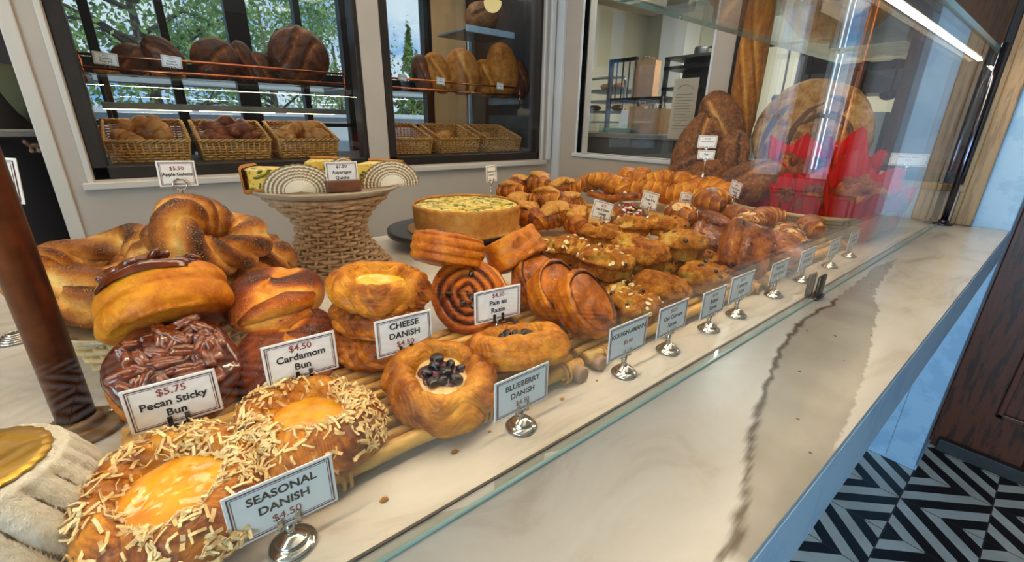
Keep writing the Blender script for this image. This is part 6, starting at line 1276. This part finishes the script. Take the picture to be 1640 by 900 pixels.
# menu sheet taped inside the window, grey hood shelf
a, b, c, d = kb(1070, 1122, SX+.06, 124, 222); t = flat('menu_sheet', bb(0, .002, 0, b-a, 0, d-c), M['menu_paper'], None, (SX+.052, a, c)); tag(t, 'beige printed sheet taped inside the kitchen window', 'poster')
ln = [bb(-.0004, 0, .02+(b-a-.04)*f, b-a-.02, d-c-.075-.0135*k, d-c-.0735-.0135*k) for k, f in enumerate((.05, .12, .0, .2, .06, .1, .02, .3, .05, .12, .0, .1, .04))]; flat('printed_lines', joined(ln), M['ink'], t)
aa_ = np.linspace(.35, 2.8, 16); mk('printed_arch', tube([[-.0004, (b-a)/2+.045*math.cos(x), d-c-.06+.03*math.sin(x)] for x in aa_], .0018, 5, flat=.3), M['ink'], t)
a, b, c, d = kb(1058, 1132, 3.58, 84, 152); t = thing('hood_shelf', 'grey kitchen shelf unit with pans on top, upper right of the kitchen window', 'shelf', (3.58, a-.3, ZF)); w = b-a+.3; h = d-ZF
flat('back_panel', bb(.3, .32, 0, w, 0, h), M['greymetal'], t); flat('shelf', bb(0, .3, 0, w, h-.10, h-.075), M['blackmetal'], t); flat('top_shelf', bb(0, .3, 0, w, h-.02, h), M['greymetal'], t); flat('lower_shelf', bb(0, .3, 0, w, h-.26, h-.235), M['blackmetal'], t)
for yy in (.02, w-.02): flat('upright', bb(0, .03, yy-.015, yy+.015, 0, h), M['greymetal'], t)
for k in range(3): tagged(mk('saucepan', lathe([(0, .002), (.05, .002), (.055, .006), (.055, .07), (.052, .07), (.05, .01), (0, .008)], 28, 16, smooth=False)+tube([[.05, 0, .06], [.10, 0, .065], [.17, 0, .07]], .006, 8), M['greymetal']), 'grey saucepan on the kitchen shelf unit', 'pan', 'saucepans on the kitchen shelf', (0, 0, 200+40*k), (3.74, a-.2+.17*k, ZF+h+.001))
struct('bright_strip_post', bb(4.9, 5.19, px3(1064, 80, 4.9)[1]-.25, px3(1044, 80, 4.9)[1]-.1, ZF, TOP), M['white'])  # bright window strip in the kitchen, put in as a white post
M['brownwood'] = tworough('brown_wood', S(104, 66, 38), S(80, 48, 28), 10, 0.5, 0.5, stretch=(3, 3, 0.4))
t = flat('dark_hood', joined([bb(0, .3, 0, .55, 1.44, 2.35, .004), bb(-.02, 0, 0, .55, 1.44, 1.48, .002)]), M['greymetal'], None, (3.02, .60, ZF)); tag(t, 'dark grey kitchen hood behind the hanging ladles', 'hood'); flat('filter', bb(-.006, -.001, .05, .50, 1.55, 2.2, .001), M['blackmetal'], t)
# behind the second window: pale counter, dark hanging pans, dark cabinet
t = flat('pale_counter', bb(0, .5, 0, .30, 0, 1.34), M['plastic'], None, (2.75, .62, ZF)); tag(t, 'pale kitchen counter seen behind the giant loaf', 'counter'); flat('orange_label', bb(-.006, -.0005, .12, .28, 1.14, 1.24, .001), M['orangesign'], t)
t = flat('dark_cupboard', bb(0, .5, 0, .58, 0, 2.3, .004), M['brownwood'], None, (2.65, 0.0, ZF)); tag(t, 'tall dark wooden cupboard inside the second side window', 'cupboard'); flat('door', bb(-.015, -.001, .03, .55, .1, 2.25, .004), M['brownwood'], t)
t = thing('ladle_rack', 'dark rail with ladles hanging behind the baguette', 'rail', (2.9, .62, 1.62)); mk('rod', tube([[0, 0, 0], [0, .3, 0], [0, .66, 0]], .008, 8), M['blackmetal'], t); mk('wall_bracket', bb(-.01, .03, .3, .34, -.01, TOP-1.62), M['blackmetal'], t)
for k in range(5): tagged(mk('ladle', ball(.035, .035, .026, 20, 12)+tube([[.03, 0, .01], [.034, 0, .10], [.02, 0, .28]], .006, 8), M['blackmetal']), 'dark ladle hanging behind the baguette', 'ladle', 'hanging ladles', (0, 0, 0), (2.88, .66+.125*k, 1.338))
# ---------------------------------------------------------------- person in the staff aisle
def skinned(name, joints, bones, mat, parent, root=0, sub=2):
    bm = bmesh.new(); lay = bm.verts.layers.skin.verify(); vs = []
    for x, y, z, r in joints:
        v = bm.verts.new((x, y, z)); rr = r if isinstance(r, tuple) else (r, r); v[lay].radius = rr; vs.append(v)
    vs[root][lay].use_root = True
    for a, b in bones: bm.edges.new((vs[a], vs[b]))
    me = bpy.data.meshes.new(name+'_skel'); bm.to_mesh(me); bm.free()
    o = bpy.data.objects.new(name+'_skel', me); COL.objects.link(o)
    o.modifiers.new('s', 'SKIN').use_smooth_shade = True; o.modifiers.new('d', 'SUBSURF').levels = sub
    dg = bpy.context.evaluated_depsgraph_get(); dg.update(); m2 = bpy.data.meshes.new_from_object(o.evaluated_get(dg)); m2.name = name
    bpy.data.objects.remove(o); m2.materials.clear(); m2.materials.append(mat); m2.shade_smooth()
    r = bpy.data.objects.new(name, m2); COL.objects.link(r); r.parent = parent; return r
M['skin'] = simple('skin', S(196, 142, 112), 0.5); M['olive'] = simple('olive_shirt', S(92, 94, 66), 0.85, bump=.2, scale=60); M['apron'] = simple('dark_apron', S(40, 28, 26), 0.8, bump=.2, scale=60); M['jeans'] = simple('black_jeans', S(34, 34, 40), 0.85, bump=.25, scale=90); M['hair'] = simple('dark_hair', S(44, 30, 22), 0.5); M['shoe'] = simple('black_shoe', S(24, 22, 22), 0.4)
pr = thing('person', 'person in olive shirt and dark apron holding a tray, at the left edge', 'person', (-.48, 2.76, ZF), (0, 0, -82))
J = [(0, 0, .98, .12), (.0, 0, 1.16, .11), (.0, 0, 1.34, .125), (.0, 0, 1.46, .07), (.01, 0, 1.54, .05), (.03, 0, 1.63, .085), (.025, 0, 1.70, .085)]
B_ = [(0, 1), (1, 2), (2, 3), (3, 4), (4, 5), (5, 6)]
def limb(base, pts):
    i = base
    for p in pts: J.append(p); B_.append((i, len(J)-1)); i = len(J)-1
    return i
hands = []
for s in (1, -1):
    h = limb(2, [(.0, s*.17, 1.40, .052), (.02, s*.21, 1.24, .043), (.05, s*.22, 1.13, .038), (.15, s*.19, 1.13, .034), (.22, s*.15, 1.145, .026), (.27, s*.13, 1.150, .024)]); hands.append((h, s))
    limb(0, [(.0, s*.09, .90, .085), (.01, s*.10, .52, .056), (-.01, s*.10, .30, .048), (-.02, s*.10, .09, .036), (.08, s*.11, .035, .034), (.14, s*.115, .028, .026)])
for h, s in hands:
    x, y, z, _ = J[h]
    for k in range(4): limb(h, [(x+.035, y+s*(-.027+.018*k), z-.004, .0092), (x+.062, y+s*(-.029+.020*k), z-.012, .0086), (x+.078-.004*abs(k-1), y+s*(-.029+.020*k), z-.004, .008)])
    limb(h, [(x+.008, y-s*.030, z+.012, .010), (x+.036, y-s*.042, z+.026, .009)])
skinned('body', J, B_, M['skin'], pr)
for nm, g in (('nose', ball(.014, .011, .016, 12, 8).mv(.122, 0, 1.655)),): mk('nose', g, M['skin'], pr)
for s in (1, -1): mk('eye', ball(.010, .012, .009, 14, 10), M['ink'], pr, (.107, s*.032, 1.685)); mk('ear', ball(.016, .008, .026, 12, 10), M['skin'], pr, (.015, s*.092, 1.665))
mk('mouth', ball(.006, .022, .005, 12, 8), M['red_ink'], pr, (.110, 0, 1.615))
mk('hair', ball(.105, .102, .085, 30, 20, lambda U: .06*(fbm(U, 4, 1)-.5)).mv(0, 0, 1.725), M['hair'], pr)
skinned('shirt', [(0, 0, .97, .135), (0, 0, 1.16, .128), (0, 0, 1.34, .143), (0, 0, 1.455, .088)]+[(x, s*y, z, r) for s in (1, -1) for x, y, z, r in ((0, .17, 1.40, .066), (.02, .212, 1.25, .058), (.05, .222, 1.135, .054), (.12, .20, 1.13, .050))], [(0, 1), (1, 2), (2, 3), (2, 4), (4, 5), (5, 6), (6, 7), (2, 8), (8, 9), (9, 10), (10, 11)], M['olive'], pr)
skinned('jeans', [(0, 0, .97, .140)]+[(x, s*y, z, r) for s in (1, -1) for x, y, z, r in ((0, .092, .88, .100), (.01, .10, .52, .074), (-.01, .10, .30, .066), (-.015, .10, .09, .062))], [(0, 1), (1, 2), (2, 3), (3, 4), (0, 5), (5, 6), (6, 7), (7, 8)], M['jeans'], pr)
a = np.linspace(-1.75, 1.75, 40); rows = []
for z, k in ((.62, 1.28), (.80, 1.22), (1.0, 1.12), (1.12, 1.06), (1.22, .95), (1.40, .62)):
    w = 1.0 if z < 1.15 else .55; rows.append(np.stack([.155*k*np.cos(a*w)+.01, .165*k*np.sin(a*w), np.full(40, z)], 1))
ap = np.array(rows); mk('apron', joined([grid(ap), grid((ap*np.array([.97, .97, 1]))[::-1])]), M['apron'], pr)
for s in (1, -1): mk('shoe', ball(.13, .05, .045, 24, 14, p=.85), M['shoe'], pr, (.055, s*.108, .042))
t = thing('serving_tray', 'dark tray held by the person at the left edge', 'tray', (-.43, 2.48, ZF+1.192), (0, 0, -82)); flat('tray_body', joined([bb(-.10, .12, -.15, .15, 0, .008, .002), bb(-.10, .12, -.16, -.15, 0, .022, .002), bb(-.10, .12, .15, .16, 0, .022, .002), bb(-.11, -.10, -.16, .16, 0, .022, .002), bb(.12, .13, -.16, .16, 0, .022, .002)]), M['steel'], t)
